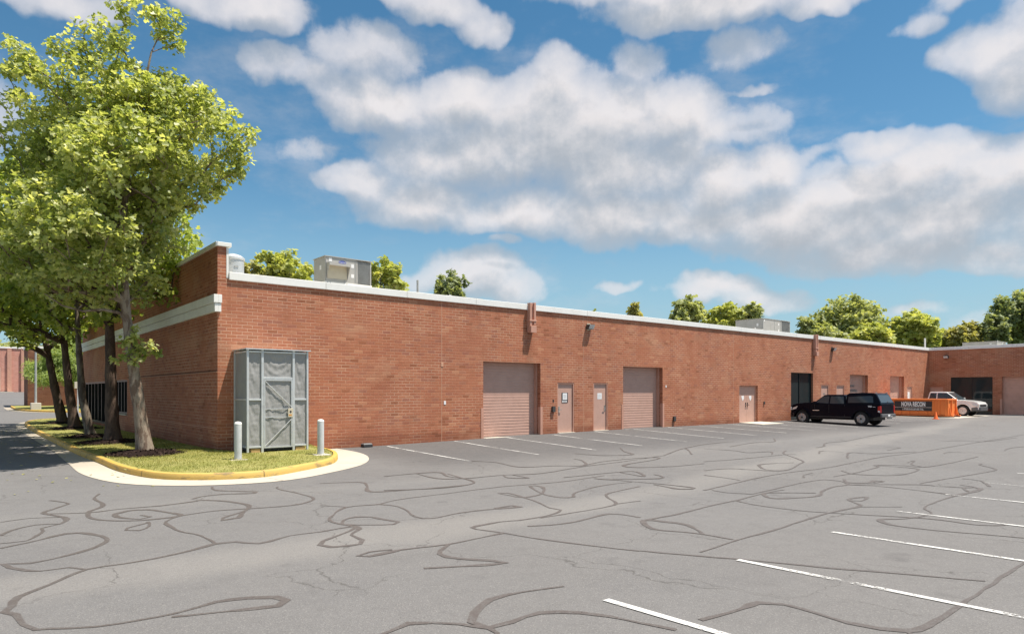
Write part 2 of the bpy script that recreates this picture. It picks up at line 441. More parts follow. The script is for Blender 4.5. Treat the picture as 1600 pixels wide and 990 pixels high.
CRACKS = [
    [(4.17,9.49),(3.72,9.5),(3.22,9.29),(3.0,9.59),(2.74,9.64),(2.4,9.44),(1.94,9.28),(1.58,9.22),(1.2,9.22),(0.81,8.75),(0.52,8.42),(0.44,8.11),(0.38,7.93),(0.46,7.76),(0.48,7.39),(0.56,7.16),(0.64,7.13),(0.97,6.92),(1.31,6.88),(1.59,6.86),(1.75,6.9),(2.0,6.99),(2.3,6.91),(2.51,6.77),(2.55,6.6),(2.42,6.48),(2.27,6.53),(1.85,6.67),(1.55,6.78)],
    [(1.2,9.22),(1.06,9.43),(0.77,9.45),(0.52,9.84),(0.47,10.1),(0.72,9.95),(1.1,10.1),(1.38,10.32),(1.62,10.67),(1.66,10.95),(1.56,11.27),(1.42,11.54),(1.26,11.59),(0.93,11.36),(0.48,11.08)],
    [(0.49,11.4),(0.78,11.4),(0.91,11.69),(1.02,11.99),(1.02,12.24),(1.28,12.46),(1.38,12.68),(1.39,13.03),(1.16,13.61),(1.35,13.99),(1.61,14.41),(1.58,14.6),(1.38,15.01)],
    [(1.39,13.03),(0.95,13.24),(0.57,13.14)],
    [(0.52,11.99),(0.67,12.33),(0.98,12.59),(1.28,12.46)],
    [(2.22,15.33),(2.05,14.74),(2.08,14.05),(1.98,13.64),(1.75,13.24),(1.76,12.49),(2.29,12.02),(2.88,12.05),(2.77,12.51),(2.59,12.94),(2.3,13.04),(2.09,12.86),(2.07,12.52),(2.31,12.13),(2.49,12.24),(2.38,12.48)],
    [(1.15,13.57),(1.75,13.24),(2.22,13.29),(2.84,13.24),(3.39,13.34),(3.55,13.41),(3.9,13.04),(4.08,12.31),(3.81,11.79),(3.57,11.31),(3.3,11.25),(3.39,11.45),(3.81,11.79)],
    [(3.47,13.64),(3.66,13.83),(4.08,13.88),(4.62,13.66),(4.71,13.82),(4.16,14.44),(4.21,15.01)],
    [(2.36,11.83),(2.32,11.48),(2.13,11.2),(1.97,11.33),(2.03,11.51),(2.35,11.74)],
    [(2.88,12.05),(3.47,12.16),(3.97,12.02),(4.78,11.91),(5.3,12.35),(5.32,13.07),(5.2,13.96),(5.31,14.22)],
    [(2.88,12.05),(2.58,11.66),(2.55,11.12),(2.62,10.62),(2.74,10.27),(2.74,9.64)],
    [(4.16,9.48),(4.6,9.54),(4.75,9.54)],
    [(6.02,11.08),(5.37,11.13),(4.84,10.54),(4.63,10.16),(4.66,9.8),(4.76,9.53),(4.72,9.32),(4.43,9.01),(4.41,8.61),(4.26,8.41),(3.89,8.48),(3.82,8.69),(3.96,8.89),(4.54,9.27),(4.74,9.49)],
    [(4.66,9.8),(4.84,10.11),(5.11,10.22),(5.3,10.09),(5.38,9.71),(5.45,9.45),(5.3,9.32),(4.98,9.5),(4.66,9.8)],
    [(5.09,11.58),(5.4,11.18)],
    [(6.22,14.16),(7.02,13.85),(6.9,13.28),(6.58,12.54),(7.24,12.3),(8.6,12.23),(9.1,12.38),(9.27,12.85),(9.46,13.97)],
    [(5.99,11.1),(6.58,11.34),(7.56,11.44),(9.21,11.58),(10.86,11.42),(12.53,11.58)],
    [(5.99,11.1),(6.17,10.63),(5.9,9.65),(6.05,9.39),(6.7,9.53),(7.43,9.51),(7.94,9.4),(7.92,9.6),(7.49,9.53)],
    [(8.62,10.9),(8.82,10.83),(8.71,10.19),(8.54,9.53),(8.32,9.01),(8.34,8.74),(7.84,8.49),(7.1,8.41),(6.75,8.49),(6.13,8.39),(6.16,8.08),(6.26,7.77)],
    [(8.62,10.9),(8.64,10.54),(8.71,10.19),(9.36,10.38),(9.99,11.07),(9.86,11.33),(9.36,10.38),(9.31,9.79),(9.6,9.69),(9.99,10.05),(11.17,10.45),(12.26,10.45)],
    [(11.87,9.89),(10.6,9.63),(10.15,9.31),(9.65,8.62),(8.77,8.44),(7.51,8.38)],
    [(10.31,8.59),(9.65,8.62)],
    [(6.87,7.94),(7.6,7.76),(8.74,7.95),(8.89,7.4)],
    [(6.26,7.77),(5.77,7.71),(5.18,7.64),(4.78,7.72),(4.51,7.76),(4.04,7.7),(3.93,7.81),(4.15,7.91),(4.43,7.83)],
    [(5.18,7.64),(4.79,7.25),(4.84,6.88),(5.08,6.59),(5.16,6.37),(4.95,6.41),(4.52,6.63),(4.25,6.77)],
    [(6.26,7.77),(6.35,7.26),(6.65,6.41),(6.94,5.78)],
    [(5.01,5.21),(4.73,5.28),(4.34,5.35),(4.11,5.33),(3.77,5.13),(3.59,4.92),(3.61,4.7),(3.87,4.69),(4.23,4.72),(4.52,4.48),(4.66,4.24),(4.74,3.95),(4.79,3.81),(4.84,3.63)],
    [(3.61,4.7),(3.48,4.95),(3.3,5.12),(3.13,5.25),(2.98,5.19),(2.84,5.15),(2.57,5.07)],
    [(3.61,4.7),(3.59,4.56),(3.45,4.34)],
    [(5.22,3.65),(5.63,3.61),(6.11,3.6),(6.26,3.42),(6.24,3.09),(6.21,2.78),(6.27,2.53),(6.39,2.37),(6.68,2.3),(7.61,2.33),(8.76,2.38),(10.3,2.46),(11.57,2.48)],
    [(6.39,2.37),(6.28,2.26),(6.02,2.19)],
    [(6.95,5.79),(7.35,5.08),(7.65,4.6),(7.98,3.95),(8.25,3.51),(8.57,2.95),(8.86,2.47)],
    [(7.51,5.25),(8.55,5.38),(9.82,5.47),(11.75,5.65),(12.92,5.61),(13.23,5.72),(13.63,6.11),(14.21,5.99),(13.62,5.86),(13.51,6.05)],
    [(8.57,5.45),(8.53,5.9),(8.46,6.19),(8.27,6.64),(8.73,7.2),(8.91,6.89),(8.97,6.5),(8.53,5.9)],
    [(8.73,7.2),(9.7,7.23),(10.89,7.4),(11.85,7.47),(13.17,7.62),(13.88,7.58)],
    [(11.85,7.47),(11.66,6.94),(11.71,6.09),(12.05,5.4),(12.63,4.34),(12.65,3.61),(12.96,3.35)],
    [(13.58,4.72),(13.16,4.47),(12.34,4.58),(11.95,4.83),(11.6,4.54),(11.61,4.08),(11.79,3.53),(12.05,2.88)],
    [(12.92,5.61),(13.53,5.08)],
    [(13.58,4.72),(14.06,4.83),(15.52,4.87),(16.73,4.77),(17.25,5.04),(17.32,5.31)],
    [(16.02,7.74),(16.06,7.38),(15.62,7.0),(15.01,7.07),(14.22,6.91),(13.67,6.71),(13.14,6.83),(12.65,7.16),(13.18,7.6),(13.95,6.91)],
    [(12.84,7.72),(14.11,7.8),(15.43,7.83),(16.02,7.74)],
    [(12.53,8.67),(13.06,8.73),(14.97,8.94),(16.6,8.96),(18.17,8.78),(19.7,8.83),(22.46,8.96),(24.69,8.84),(28.66,8.98),(33.9,9.14),(38.92,9.3)],
    [(12.67,8.56),(12.63,8.15),(12.84,7.72)],
    [(14.57,10.08),(14.57,9.51),(14.48,9.02)],
    [(15.27,10.56),(16.15,10.35),(16.85,9.26),(18.65,9.7),(19.39,10.02),(20.76,11.34),(21.7,11.78)],
    [(16.85,9.26),(16.71,9.63),(17.45,10.27),(17.98,10.24),(18.74,9.93)],
    [(16.02,8.23),(16.47,8.46),(16.99,8.52)],
    [(16.46,7.47),(15.95,7.12),(16.29,6.8),(16.69,6.88),(16.75,6.68),(16.29,6.71)],
    [(15.63,6.98),(15.88,6.33),(15.75,5.11),(15.64,4.87),(17.06,4.82),(16.95,5.12),(16.39,4.88)],
    [(16.92,5.98),(17.7,5.92),(19.62,5.71),(21.09,5.64),(22.01,6.26),(22.45,6.34)],
    [(15.63,6.98),(16.76,5.92),(16.75,5.6),(16.92,5.15)],
    [(16.71,7.83),(17.86,7.8),(19.49,7.93),(19.89,8.14),(20.34,7.59),(20.38,7.1),(22.13,6.98),(24.69,7.08)],
    [(18.01,8.23),(17.54,7.66),(18.12,6.9),(19.78,7.04),(19.83,8.07)],
    [(21.22,7.81),(21.92,7.91),(20.76,7.54),(20.38,7.1)],
    [(18.51,5.63),(18.42,5.24),(17.51,4.8)],
    [(21.28,13.65),(23.42,13.99),(24.52,13.8),(25.83,14.54)],
    [(23.6,11.69),(24.38,11.78),(25.79,12.38),(27.73,12.42),(32.05,13.12),(35.75,13.34)],
    [(19.93,13.79),(20.23,12.82),(20.07,12.2),(20.95,11.93),(20.17,11.42)],
    [(16.89,11.69),(18.48,11.37),(20.48,11.18),(20.91,11.01)],
    [(20.99,9.41),(22.86,10.18),(23.18,9.55),(25.08,8.99)],
    [(21.7,10.65),(22.6,10.98),(22.82,10.36)],
    [(25.76,10.28),(26.27,9.94),(24.82,9.77)],
    [(25.03,8.13),(25.82,8.15),(26.15,7.22)],
    [(30.5,10.19),(31.98,9.8),(32.25,9.04),(36.17,8.93)],
    [(27.91,7.23),(29.26,7.41),(30.52,7.29)],
    [(7.93,14.4),(8.84,14.45),(9.44,14.29),(9.2,13.58),(9.33,13.09),(9.08,12.36),(8.11,12.12),(6.88,12.5)],
    [(8.84,14.45),(8.81,13.42),(9.33,13.09),(10.02,13.06),(10.5,13.04),(11.45,12.77),(13.36,13.09),(15.07,13.15),(17.2,13.36)],
    [(10.5,13.04),(10.27,12.6),(10.67,12.34),(10.67,12.93)],
    [(11.52,15.77),(11.9,15.14),(11.83,14.01),(12.77,13.67),(13.51,13.24),(14.25,14.05),(14.29,14.42)],
    [(13.51,13.24),(14.6,13.5),(15.85,13.43),(16.63,13.15),(16.06,12.85),(14.46,12.62),(14.35,12.09),(15.33,11.58),(16.54,11.44)],
    [(11.45,11.9),(12.8,11.83),(13.7,11.62),(13.2,10.87),(13.27,11.71)],
    [(13.68,10.94),(13.56,10.6),(13.2,10.44),(12.01,11.11),(11.94,11.36),(12.48,9.98),(12.65,9.01),(12.26,9.1),(12.35,9.88)],
    [(17.72,15.64),(17.01,14.84),(16.59,14.14),(15.67,14.49),(15.28,15.42)],
    [(17.2,13.36),(19.41,14.23),(18.14,13.0)],
    [(19.41,14.23),(21.16,14.64),(23.18,14.69)],
]

# ------------------------------------------------------------ mesh helpers
def finish(name, bm, m, parent=None, smooth=False, bevel=0, kind=None, seg=2, loc=None, ang=35):
    me = bpy.data.meshes.new(name); bm.normal_update(); bm.to_mesh(me); bm.free()
    me.materials.append(M[m])
    o = bpy.data.objects.new(name, me); COL.objects.link(o)
    if parent: o.parent = parent
    if loc: o.location = loc
    if smooth:
        me.polygons.foreach_set('use_smooth', [True]*len(me.polygons))
        me.set_sharp_from_angle(angle=rad(ang))
    if bevel:
        b = o.modifiers.new('bevel', 'BEVEL'); b.width = bevel; b.segments = seg; b.limit_method = 'ANGLE'; b.angle_limit = rad(40)
        b.harden_normals = False
    if kind: o['kind'] = kind
    return o
def split(o):
    """every loose piece of a freshly made part becomes a part of its own, same name, parent and material"""
    me = o.data; bm = bmesh.new(); bm.from_mesh(me); bm.faces.ensure_lookup_table(); seen = set(); groups = []
    for f in bm.faces:
        if f.index in seen: continue
        st = [f]; seen.add(f.index); g_ = []
        while st:
            q = st.pop(); g_.append(q.index)
            for e_ in q.edges:
                for k in e_.link_faces:
                    if k.index not in seen: seen.add(k.index); st.append(k)
        groups.append(set(g_))
    for gi, g_ in enumerate(groups):
        b2 = bm.copy(); b2.faces.ensure_lookup_table()
        bmesh.ops.delete(b2, geom=[f for f in b2.faces if f.index not in g_], context='FACES')
        m2 = me if gi == 0 else me.copy(); 
        if gi == 0: first = b2; continue
        b2.to_mesh(m2); b2.free(); c = o.copy(); c.data = m2; COL.objects.link(c)
    if len(groups) > 1: first.to_mesh(me)
    first.free(); bm.free(); return o
def tag(o, label, cat, group=None):
    assert 4 <= len(label.split()) <= 16, label
    o['label'] = label; o['category'] = cat
    if group: o['group'] = group
    return o
def empty(name, loc, rz=0, label=None, cat=None, group=None):
    e = bpy.data.objects.new(name, None); COL.objects.link(e); e.location = loc; e.rotation_euler = (0, 0, rz)
    e.empty_display_size = .3
    if label: tag(e, label, cat, group)
    return e
def copy_tree(o, parent=None):
    c = o.copy(); COL.objects.link(c)
    if parent: c.parent = parent
    for ch in list(o.children): copy_tree(ch, c)
    return c
def B(): return bmesh.new()
def box(bm, x0, x1, y0, y1, z0, z1):
    v = [bm.verts.new(p) for p in ((x0,y0,z0),(x1,y0,z0),(x1,y1,z0),(x0,y1,z0),(x0,y0,z1),(x1,y0,z1),(x1,y1,z1),(x0,y1,z1))]
    for f in ((0,3,2,1),(4,5,6,7),(0,1,5,4),(1,2,6,5),(2,3,7,6),(3,0,4,7)): bm.faces.new([v[i] for i in f])
    return v
def quad(bm, *p): return bm.faces.new([bm.verts.new(q) for q in p])
def tube(bm, pts, radii, n=10, cap=True):
    pts = [Vector(p) for p in pts]
    if not hasattr(radii, '__len__'): radii = [radii]*len(pts)
    rings = []; up = None
    for i, p in enumerate(pts):
        t = (pts[min(i+1, len(pts)-1)]-pts[max(i-1, 0)]).normalized()
        if up is None: up = t.orthogonal().normalized()
        else: up = (up - t*up.dot(t)).normalized()
        s = t.cross(up)
        rings.append([bm.verts.new(p+(up*math.cos(a)+s*math.sin(a))*radii[i]) for a in [2*PI*k/n for k in range(n)]])
    for a, b in zip(rings, rings[1:]):
        for k in range(n): bm.faces.new((a[k], a[(k+1)%n], b[(k+1)%n], b[k]))
    if cap:
        bm.faces.new(rings[0][::-1]); bm.faces.new(rings[-1])
def lathe(bm, prof, c=(0,0,0), n=24, axis='z'):
    """prof: (r, h) pairs"""
    rings = []
    for r, h in prof:
        ring = []
        for k in range(n):
            a = 2*PI*k/n
            p = (r*math.cos(a), r*math.sin(a), h) if axis == 'z' else (h, r*math.cos(a), r*math.sin(a))
            ring.append(bm.verts.new((p[0]+c[0], p[1]+c[1], p[2]+c[2])))
        rings.append(ring)
    for a, b in zip(rings, rings[1:]):
        for k in range(n): bm.faces.new((a[k], a[(k+1)%n], b[(k+1)%n], b[k]))
    bm.faces.new(rings[0][::-1]); bm.faces.new(rings[-1])
def box_uv(o):
    me = o.data; ul = me.uv_layers.new(name='UVMap')
    for p in me.polygons:
        n = p.normal
        for li in p.loop_indices:
            c = me.vertices[me.loops[li].vertex_index].co
            if abs(n.x) > .7: ul.data[li].uv = (c.y, c.z)
            elif abs(n.z) > .7: ul.data[li].uv = (c.x, c.y)
            else: ul.data[li].uv = (c.x, c.z)
    return o
def catmull(P, step):
    out = []
    P = [Vector((p[0], p[1], 0)) for p in P]; n = len(P)
    for i in range(n-1):
        a, b, c, d = P[max(i-1, 0)], P[i], P[i+1], P[min(i+2, n-1)]
        k = max(1, int((c-b).length/step))
        for j in range(k):
            t = j/k
            out.append(.5*((2*b)+(-a+c)*t+(2*a-5*b+4*c-d)*t*t+(-a+3*b-3*c+d)*t**3))
    out.append(P[-1]); return out

# ============================================================ SETTING
# asphalt lot: a fine grid that follows the drainage slopes
def ground_grid(xs, ys, name, m):
    bm = B(); V = [[bm.verts.new((x, y, gz(x, y))) for y in ys] for x in xs]
    for i in range(len(xs)-1):
        for j in range(len(ys)-1): bm.faces.new((V[i][j], V[i+1][j], V[i+1][j+1], V[i][j+1]))
    return finish(name, bm, m, kind='structure', smooth=True)
fr = lambda a, b, s: [a+i*s for i in range(int(round((b-a)/s))+1)]
ground_grid(fr(-14, 0, 1)+fr(.5, 70, .5), fr(-30, -2, 2)+fr(-1.5, 56, .5)+fr(58, 150, 2), 'asphalt_lot', 'asphalt')
bm = B()
ring = [(-14,-30),(70,-30),(70,150),(-14,150)]
vi = [bm.verts.new((x, y, min(gz(x, y), 9)-.02)) for x, y in ring]
vo = [bm.verts.new((x, y, -.6)) for x, y in [(-2500,-2500),(2500,-2500),(2500,2500),(-2500,2500)]]
for i in range(4): bm.faces.new((vo[i], vo[(i+1)%4], vi[(i+1)%4], vi[i]))
finish('ground', bm, 'far_ground', kind='structure')

# crack sealant, poured along the cracks
random.seed(4)
bm = B()
for ci, poly in enumerate(CRACKS):
    P = catmull(poly, .14)
    L = 0; zz = .004+ci*.00005; prev = None
    for i, p in enumerate(P):
        t = (P[min(i+1, len(P)-1)]-P[max(i-1, 0)])
        if t.length < 1e-6: continue
        t.normalize(); nrm = Vector((-t.y, t.x, 0))
        jit = (mnoise.noise(Vector((p.x*3, p.y*3, ci)))*.02)
        wd = .030+.020*mnoise.noise(Vector((p.x*.9, p.y*.9, ci*3.1)))+.010*mnoise.noise(Vector((p.x*6, p.y*6, 2.)))
        a_, b_ = P[max(i-4, 0)], P[min(i+4, len(P)-1)]
        cv = min(1, (p-(a_+b_)/2).length/max(.05, (b_-a_).length)*3.2)      # sealant pools where the crack bends
        wd = max(.012, wd)*(.68+.85*cv)*(1 if 3 < i < len(P)-4 else .55)
        c = p+nrm*jit
        z = gz(c.x, c.y)+zz+i*.000004
        cur = (bm.verts.new((c.x+nrm.x*wd, c.y+nrm.y*wd, z)), bm.verts.new((c.x-nrm.x*wd, c.y-nrm.y*wd, z)))
        if prev: bm.faces.new((prev[0], prev[1], cur[1], cur[0]))
        prev = cur
finish('crack_sealant', bm, 'sealant', kind='structure')

# parking lines
def stripe(x, y0, y1, dx=0, wd=.092):
    bm = B(); n = max(2, int(abs(y1-y0)/.4)); prev = None
    for i in range(n+1):
        y = y0+(y1-y0)*i/n; xx = x+dx*i/n; z = gz(xx, y)+.0095
        cur = (bm.verts.new((xx-wd/2, y, z)), bm.verts.new((xx+wd/2, y, z)))
        if prev: bm.faces.new((prev[0], prev[1], cur[1], cur[0]))
        prev = cur
    finish('parking_line', bm, 'line_paint', kind='structure')
for x, y0, y1, dx in [(11.41,20.5,15.8,.04),(14.25,20.6,15.85,-.1),(16.7,20.6,15.67,-.15),(19.0,20.43,15.65,-.1),(21.62,20.55,15.63,-.15),
    (24.28,20.6,15.65,-.3),(26.86,20.65,15.8,-.2),(29.33,20.6,15.9,0),(31.9,20.55,16.0,.15),(34.5,19.3,16,0),(37.07,20.5,16.1,0),(39.9,20.5,16.1,0),(42.6,20.5,16.1,0),(45.3,20.5,16.1,0),(48.0,20.4,16.1,0)]:
    stripe(x, y0, y1, dx)
for i, x in enumerate((5.0,7.52,10.25,12.97,15.65,18.11,20.6,23.2,25.8,28.4,31.0,33.6,36.2)):
    stripe(x, 4.6+.46*min(1, i/4.), -.9, (.25 if i < 4 else 0))

# concrete pads
def pad(pts, h, name='concrete_pad', m='concrete'):
    bm = B(); lo = [bm.verts.new((x, y, gz(x, y)-.05)) for x, y in pts]; hi = [bm.verts.new((x, y, gz(x, y)+h)) for x, y in pts]
    bm.faces.new(hi); n = len(pts)
    for i in range(n): bm.faces.new((lo[i], lo[(i+1)%n], hi[(i+1)%n], hi[i]))
    return finish(name, bm, m, kind='structure')
pad([(33.4,19.45),(35.6,19.45),(35.6,20.84),(33.4,20.84)], .03, 'door_stoop')
pad([(50.9,15.75),(57.5,15.75),(57.5,20.84),(50.9,20.84)], .012)

# kerbs, gutters and lawns
def strip_profile(path, prof, name, m, closed=False, step_uv=True):
    """path: list of Vector (x,y); prof: list of (offset to the outside, height)"""
    bm = B(); prev = None; L = 0; uvl = bm.loops.layers.uv.new('UVMap')
    for i, p in enumerate(path):
        t = (path[min(i+1, len(path)-1)]-path[max(i-1, 0)]).normalized(); nrm = Vector((t.y, -t.x, 0))
        if i: L += (p-path[i-1]).length
        cur = []
        for o, h in prof:
            q = p+nrm*o; cur.append(bm.verts.new((q.x, q.y, gz(q.x, q.y)+h)))
        if prev:
            for k in range(len(cur)-1):
                f = bm.faces.new((prev[0][k], cur[k], cur[k+1], prev[0][k+1]))
                for lp, u in zip(f.loops, (prev[1], L, L, prev[1])): lp[uvl].uv = (u, k*.1)
        prev = (cur, L)
    bmesh.ops.recalc_face_normals(bm, faces=bm.faces)
    return finish(name, bm, m, kind='structure', smooth=True)
def resample(P, n):
    d = [0]
    for a, b in zip(P, P[1:]): d.append(d[-1]+(b-a).length)
    out = []
    for k in range(n):
        s = d[-1]*k/(n-1); i = 0
        while i < len(P)-2 and d[i+1] < s: i += 1
        u = (s-d[i])/max(1e-9, d[i+1]-d[i]); out.append(P[i].lerp(P[i+1], min(1, u)))
    return out
V2 = lambda L: [Vector((x, y, 0)) for x, y in L]
K1 = catmull([(9.2,52.6),(6,52.5),(4.3,51.7),(3.5,50),(3.15,47),(2.95,40),(2.9,30),(2.9,24),(3.0,20.7),(3.12,18.6),(3.5,16.95),(4.1,16.2),(4.85,15.83),(5.68,15.8),(6.7,16.35),(7.87,17.2),(8.62,18.38),(8.95,19.5),(8.95,20.8)], .25)
# offset is to the left of travel: outside of the island
def kerb(K, gut_w, name='kerb'):
    prof = [(.001,-.03),(.0,.05),(-.012,.115),(-.035,.148),(-.07,.158),(-.15,.158),(-.155,.10)]
    sgn = -1
    strip_profile(K, [(o*sgn*-1*-1, h) for o, h in [(o, h) for o, h in prof]], name, 'kerb_paint')
# direction test: for K1 travelling down then round, outside lies on the right-hand side (-x), i.e. nrm=(t.y,-t.x)
prof_k = [(.001,-.03),(0,.05),(-.008,.128),(-.024,.149),(-.045,.155),(-.13,.157),(-.135,.10)]
strip_profile(K1, prof_k, 'kerb', 'kerb_paint')
def gutter_strip(K, ws, name='gutter'):
    bm = B(); uvl = bm.loops.layers.uv.new('UVMap'); prev = None; L = 0
    for i, p in enumerate(K):
        t = (K[min(i+1, len(K)-1)]-K[max(i-1, 0)]).normalized(); nrm = Vector((t.y, -t.x, 0))
        if i: L += (p-K[i-1]).length
        wd = ws(p); cur = []
        for k in range(4):
            q = p+nrm*(wd*k/3); cur.append(bm.verts.new((q.x, q.y, gz(q.x, q.y)+.009)))
        if prev:
            for k in range(3):
                f = bm.faces.new((prev[0][k], cur[k], cur[k+1], prev[0][k+1]))
                for lp, u in zip(f.loops, (prev[1], L, L, prev[1])): lp[uvl].uv = (u, k*.1)
        prev = (cur, L)
    bmesh.ops.recalc_face_normals(bm, faces=bm.faces)
    finish(name, bm, 'gutter', kind='structure')
gutter_strip(K1, lambda p: .42+.38*ss(26, 17, p.y)+.12*ss(7.5, 9, p.x))
def lawn_loft(K, Wp, name='lawn', n=120, m=8):
    inner = []
    for i, p in enumerate(K):
        t = (K[min(i+1, len(K)-1)]-K[max(i-1, 0)]).normalized(); inner.append(p-Vector((t.y, -t.x, 0))*.15)
    a = resample(inner, n); b = resample(V2(Wp), n)
    bm = B(); rows = []
    for p, q in zip(a, b):
        row = []
        for k in range(m+1):
            r = p.lerp(q, k/m); row.append(bm.verts.new((r.x, r.y, gz(r.x, r.y)+.145+.03*math.sin(PI*min(1, k/m)))))
        rows.append(row)
    for r, s in zip(rows, rows[1:]):
        for k in range(m): bm.faces.new((r[k], s[k], s[k+1], r[k+1]))
    bmesh.ops.recalc_face_normals(bm, faces=bm.faces)
    o = finish(name, bm, 'lawn', kind='structure', smooth=True)
    return [(list(p), list(q)) for p, q in zip(a, b)]
LW = lawn_loft(K1, [(9.2,47.55),(5.95,47.55),(5.95,44),(5.95,40),(5.95,36),(5.95,32),(5.95,28),(5.95,24),(5.95,20.8),(7.2,20.8),(8.8,20.8)])
K2 = catmull([(3.9,73.5),(3.9,70),(4.0,67),(4.8,63.3),(6.6,61.0),(9,60.2),(14,60),(30,60)], .5)
strip_profile(K2, prof_k, 'kerb', 'kerb_paint')
gutter_strip(K2, lambda p: .5)
lawn_loft(K2, [(5.1,73),(8,73),(14,73),(30,73)], n=40, m=5)

# ============================================================ BRICK WAREHOUSE
wh = empty('brick_warehouse', (6, 20.85, 0), 0, 'long single-storey orange brick warehouse with white roof coping and dusty pink doors', 'building')
def wpart(o):       # keep world coordinates while parented to the empty at (6,20.85,0)
    o.parent = wh; o.matrix_parent_inverse = Matrix.Translation((-6, -20.85, 0)); return o
def wall_with_holes(name, axis, c, a0, a1, z0, z1, holes, depth, m, nsign):
    """axis 'x': the wall runs along x in the plane y=c; nsign is the outward direction. holes: (a0,a1,z0,z1,depth)"""
    bm = B()
    As = sorted({a0, a1, *[h[0] for h in holes], *[h[1] for h in holes]}); Zs = sorted({z0, z1, *[h[2] for h in holes], *[h[3] for h in holes]})
    P = (lambda a, d, z: (a, c-nsign*d, z)) if axis == 'x' else (lambda a, d, z: (c-nsign*d, a, z))
    for i in range(len(As)-1):
        for j in range(len(Zs)-1):
            am, zm = (As[i]+As[i+1])/2, (Zs[j]+Zs[j+1])/2
            if any(h[0] < am < h[1] and h[2] < zm < h[3] for h in holes): continue
            quad(bm, P(As[i],0,Zs[j]), P(As[i+1],0,Zs[j]), P(As[i+1],0,Zs[j+1]), P(As[i],0,Zs[j+1]))
    for h in holes:
        d = h[4]
        quad(bm, P(h[0],0,h[2]), P(h[0],d,h[2]), P(h[0],d,h[3]), P(h[0],0,h[3]))
        quad(bm, P(h[1],0,h[2]), P(h[1],d,h[2]), P(h[1],d,h[3]), P(h[1],0,h[3]))
        quad(bm, P(h[0],0,h[3]), P(h[1],0,h[3]), P(h[1],d,h[3]), P(h[0],d,h[3]))
        quad(bm, P(h[0],0,h[2]), P(h[1],0,h[2]), P(h[1],d,h[2]), P(h[0],d,h[2]))
    bmesh.ops.remove_doubles(bm, verts=bm.verts, dist=.0005)
    o = finish(name, bm, m); box_uv(o); return wpart(o)
ZB = -.5; ZT = 5.10
GAR = [(15.76,18.72,2.93),(23.83,26.72,2.93),(46.82,49.6,2.93),(53.32,55.9,2.93)]
DOR = [(19.68,20.67,2.14),(21.86,22.79,2.15),(42.77,43.8,2.2),(44.87,46.0,2.2),(56.5,57.45,2.17)]
DBL = (33.42,35.3,2.11); DKW = (39.0,41.72,2.93)
holes = [(a,b,ZB+.01 if False else -.2,t,.36) for a,b,t in GAR]+[(a,b,-.2,t,.11) for a,b,t in DOR]+[(DBL[0],DBL[1],-.2,DBL[2],.2),(DKW[0],DKW[1],-.2,DKW[2],.22)]
wall_with_holes('wall', 'x', 20.85, 6.0, 60.8, ZB, ZT, holes, .3, 'brick', -1)
# end wall (taller parapet), facing the drive
WIN = [(34.2,37.0,.75,2.3,.15),(38.8,46.5,.12,2.3,.25)]
wall_with_holes('wall', 'y', 6.0, 20.85, 47.5, ZB, 6.05, WIN, .3, 'brick', -1)
# return of the parapet at the corner, its inner face flashed in white
bm = B(); quad(bm, (6,20.85,ZT),(6.25,20.85,ZT),(6.25,20.85,6.05),(6,20.85,6.05)); wpart(box_uv(finish('wall', bm, 'brick')))
bm = B(); box(bm, 6.25, 6.31, 20.84, 47.5, ZT+.02, 6.05); wpart(finish('parapet_flashing', bm, 'white_metal'))
# wing wall facing the lot
WB = [(16.48,19.28,.02,2.9,.15),(12.4,15.9,-.2,2.9,.3),(7.5,10.6,-.2,2.9,.3),(19.8,20.75,-.2,2.15,.12),(3.5,4.5,-.2,2.15,.12),(-1.5,1.5,-.2,2.9,.3)]
wall_with_holes('wall', 'y', 60.8, -16, 20.85, ZB, ZT, WB, .3, 'brick', -1)
# the sides nobody sees from the lot, and the flat roof
bm = B()
quad(bm, (6,47.5,ZB),(85,47.5,ZB),(85,47.5,ZT),(6,47.5,ZT)); quad(bm, (85,-16,ZB),(85,47.5,ZB),(85,47.5,ZT),(85,-16,ZT)); quad(bm, (60.8,-16,ZB),(85,-16,ZB),(85,-16,ZT),(60.8,-16,ZT))
quad(bm, (6.0,47.5,ZT),(6.25,47.5,ZT),(6.25,47.5,6.05),(6,47.5,6.05))
wpart(box_uv(finish('rear_wall', bm, 'brick')))
bm = B(); quad(bm, (6.2,20.95,4.7),(84.9,20.95,4.7),(84.9,47.4,4.7),(6.2,47.4,4.7)); quad(bm, (60.9,-15.9,4.7),(84.9,-15.9,4.7),(84.9,20.95,4.7),(60.9,20.95,4.7))
wpart(finish('roof', bm, 'concrete'))
# coping: sheet metal with seams
bm = B()
def seg_coping(bm, axis, a0, a1, c0, c1, z0, z1, L=3.05):
    n = max(1, round((a1-a0)/L)); st = (a1-a0)/n
    for i in range(n):
        b0 = a0+i*st+(.004 if i else 0); b1 = a0+(i+1)*st-(.004 if i < n-1 else 0)
        dz = random.uniform(-.004, .004)
        if axis == 'x': box(bm, b0, b1, c0, c1, z0+dz, z1+dz)
        else: box(bm, c0, c1, b0, b1, z0+dz, z1+dz)
seg_coping(bm, 'x', 6.315, 60.72, 20.79, 21.15, ZT-.03, ZT+.20)
seg_coping(bm, 'y', -16.05, 21.15, 60.73, 61.1, ZT-.03, ZT+.20)
wpart(finish('coping', bm, 'white_metal', bevel=.012))
bm = B(); seg_coping(bm, 'y', 20.78, 47.55, 5.93, 6.38, 6.03, 6.15); wpart(finish('coping', bm, 'white_metal', bevel=.01))
bm = B(); seg_coping(bm, 'x', 6.4, 85, 47.3, 47.6, ZT-.02, ZT+.15); seg_coping(bm, 'y', -16.1, 47.2, 84.8, 85.1, ZT-.02, ZT+.15); wpart(finish('coping', bm, 'white_metal'))
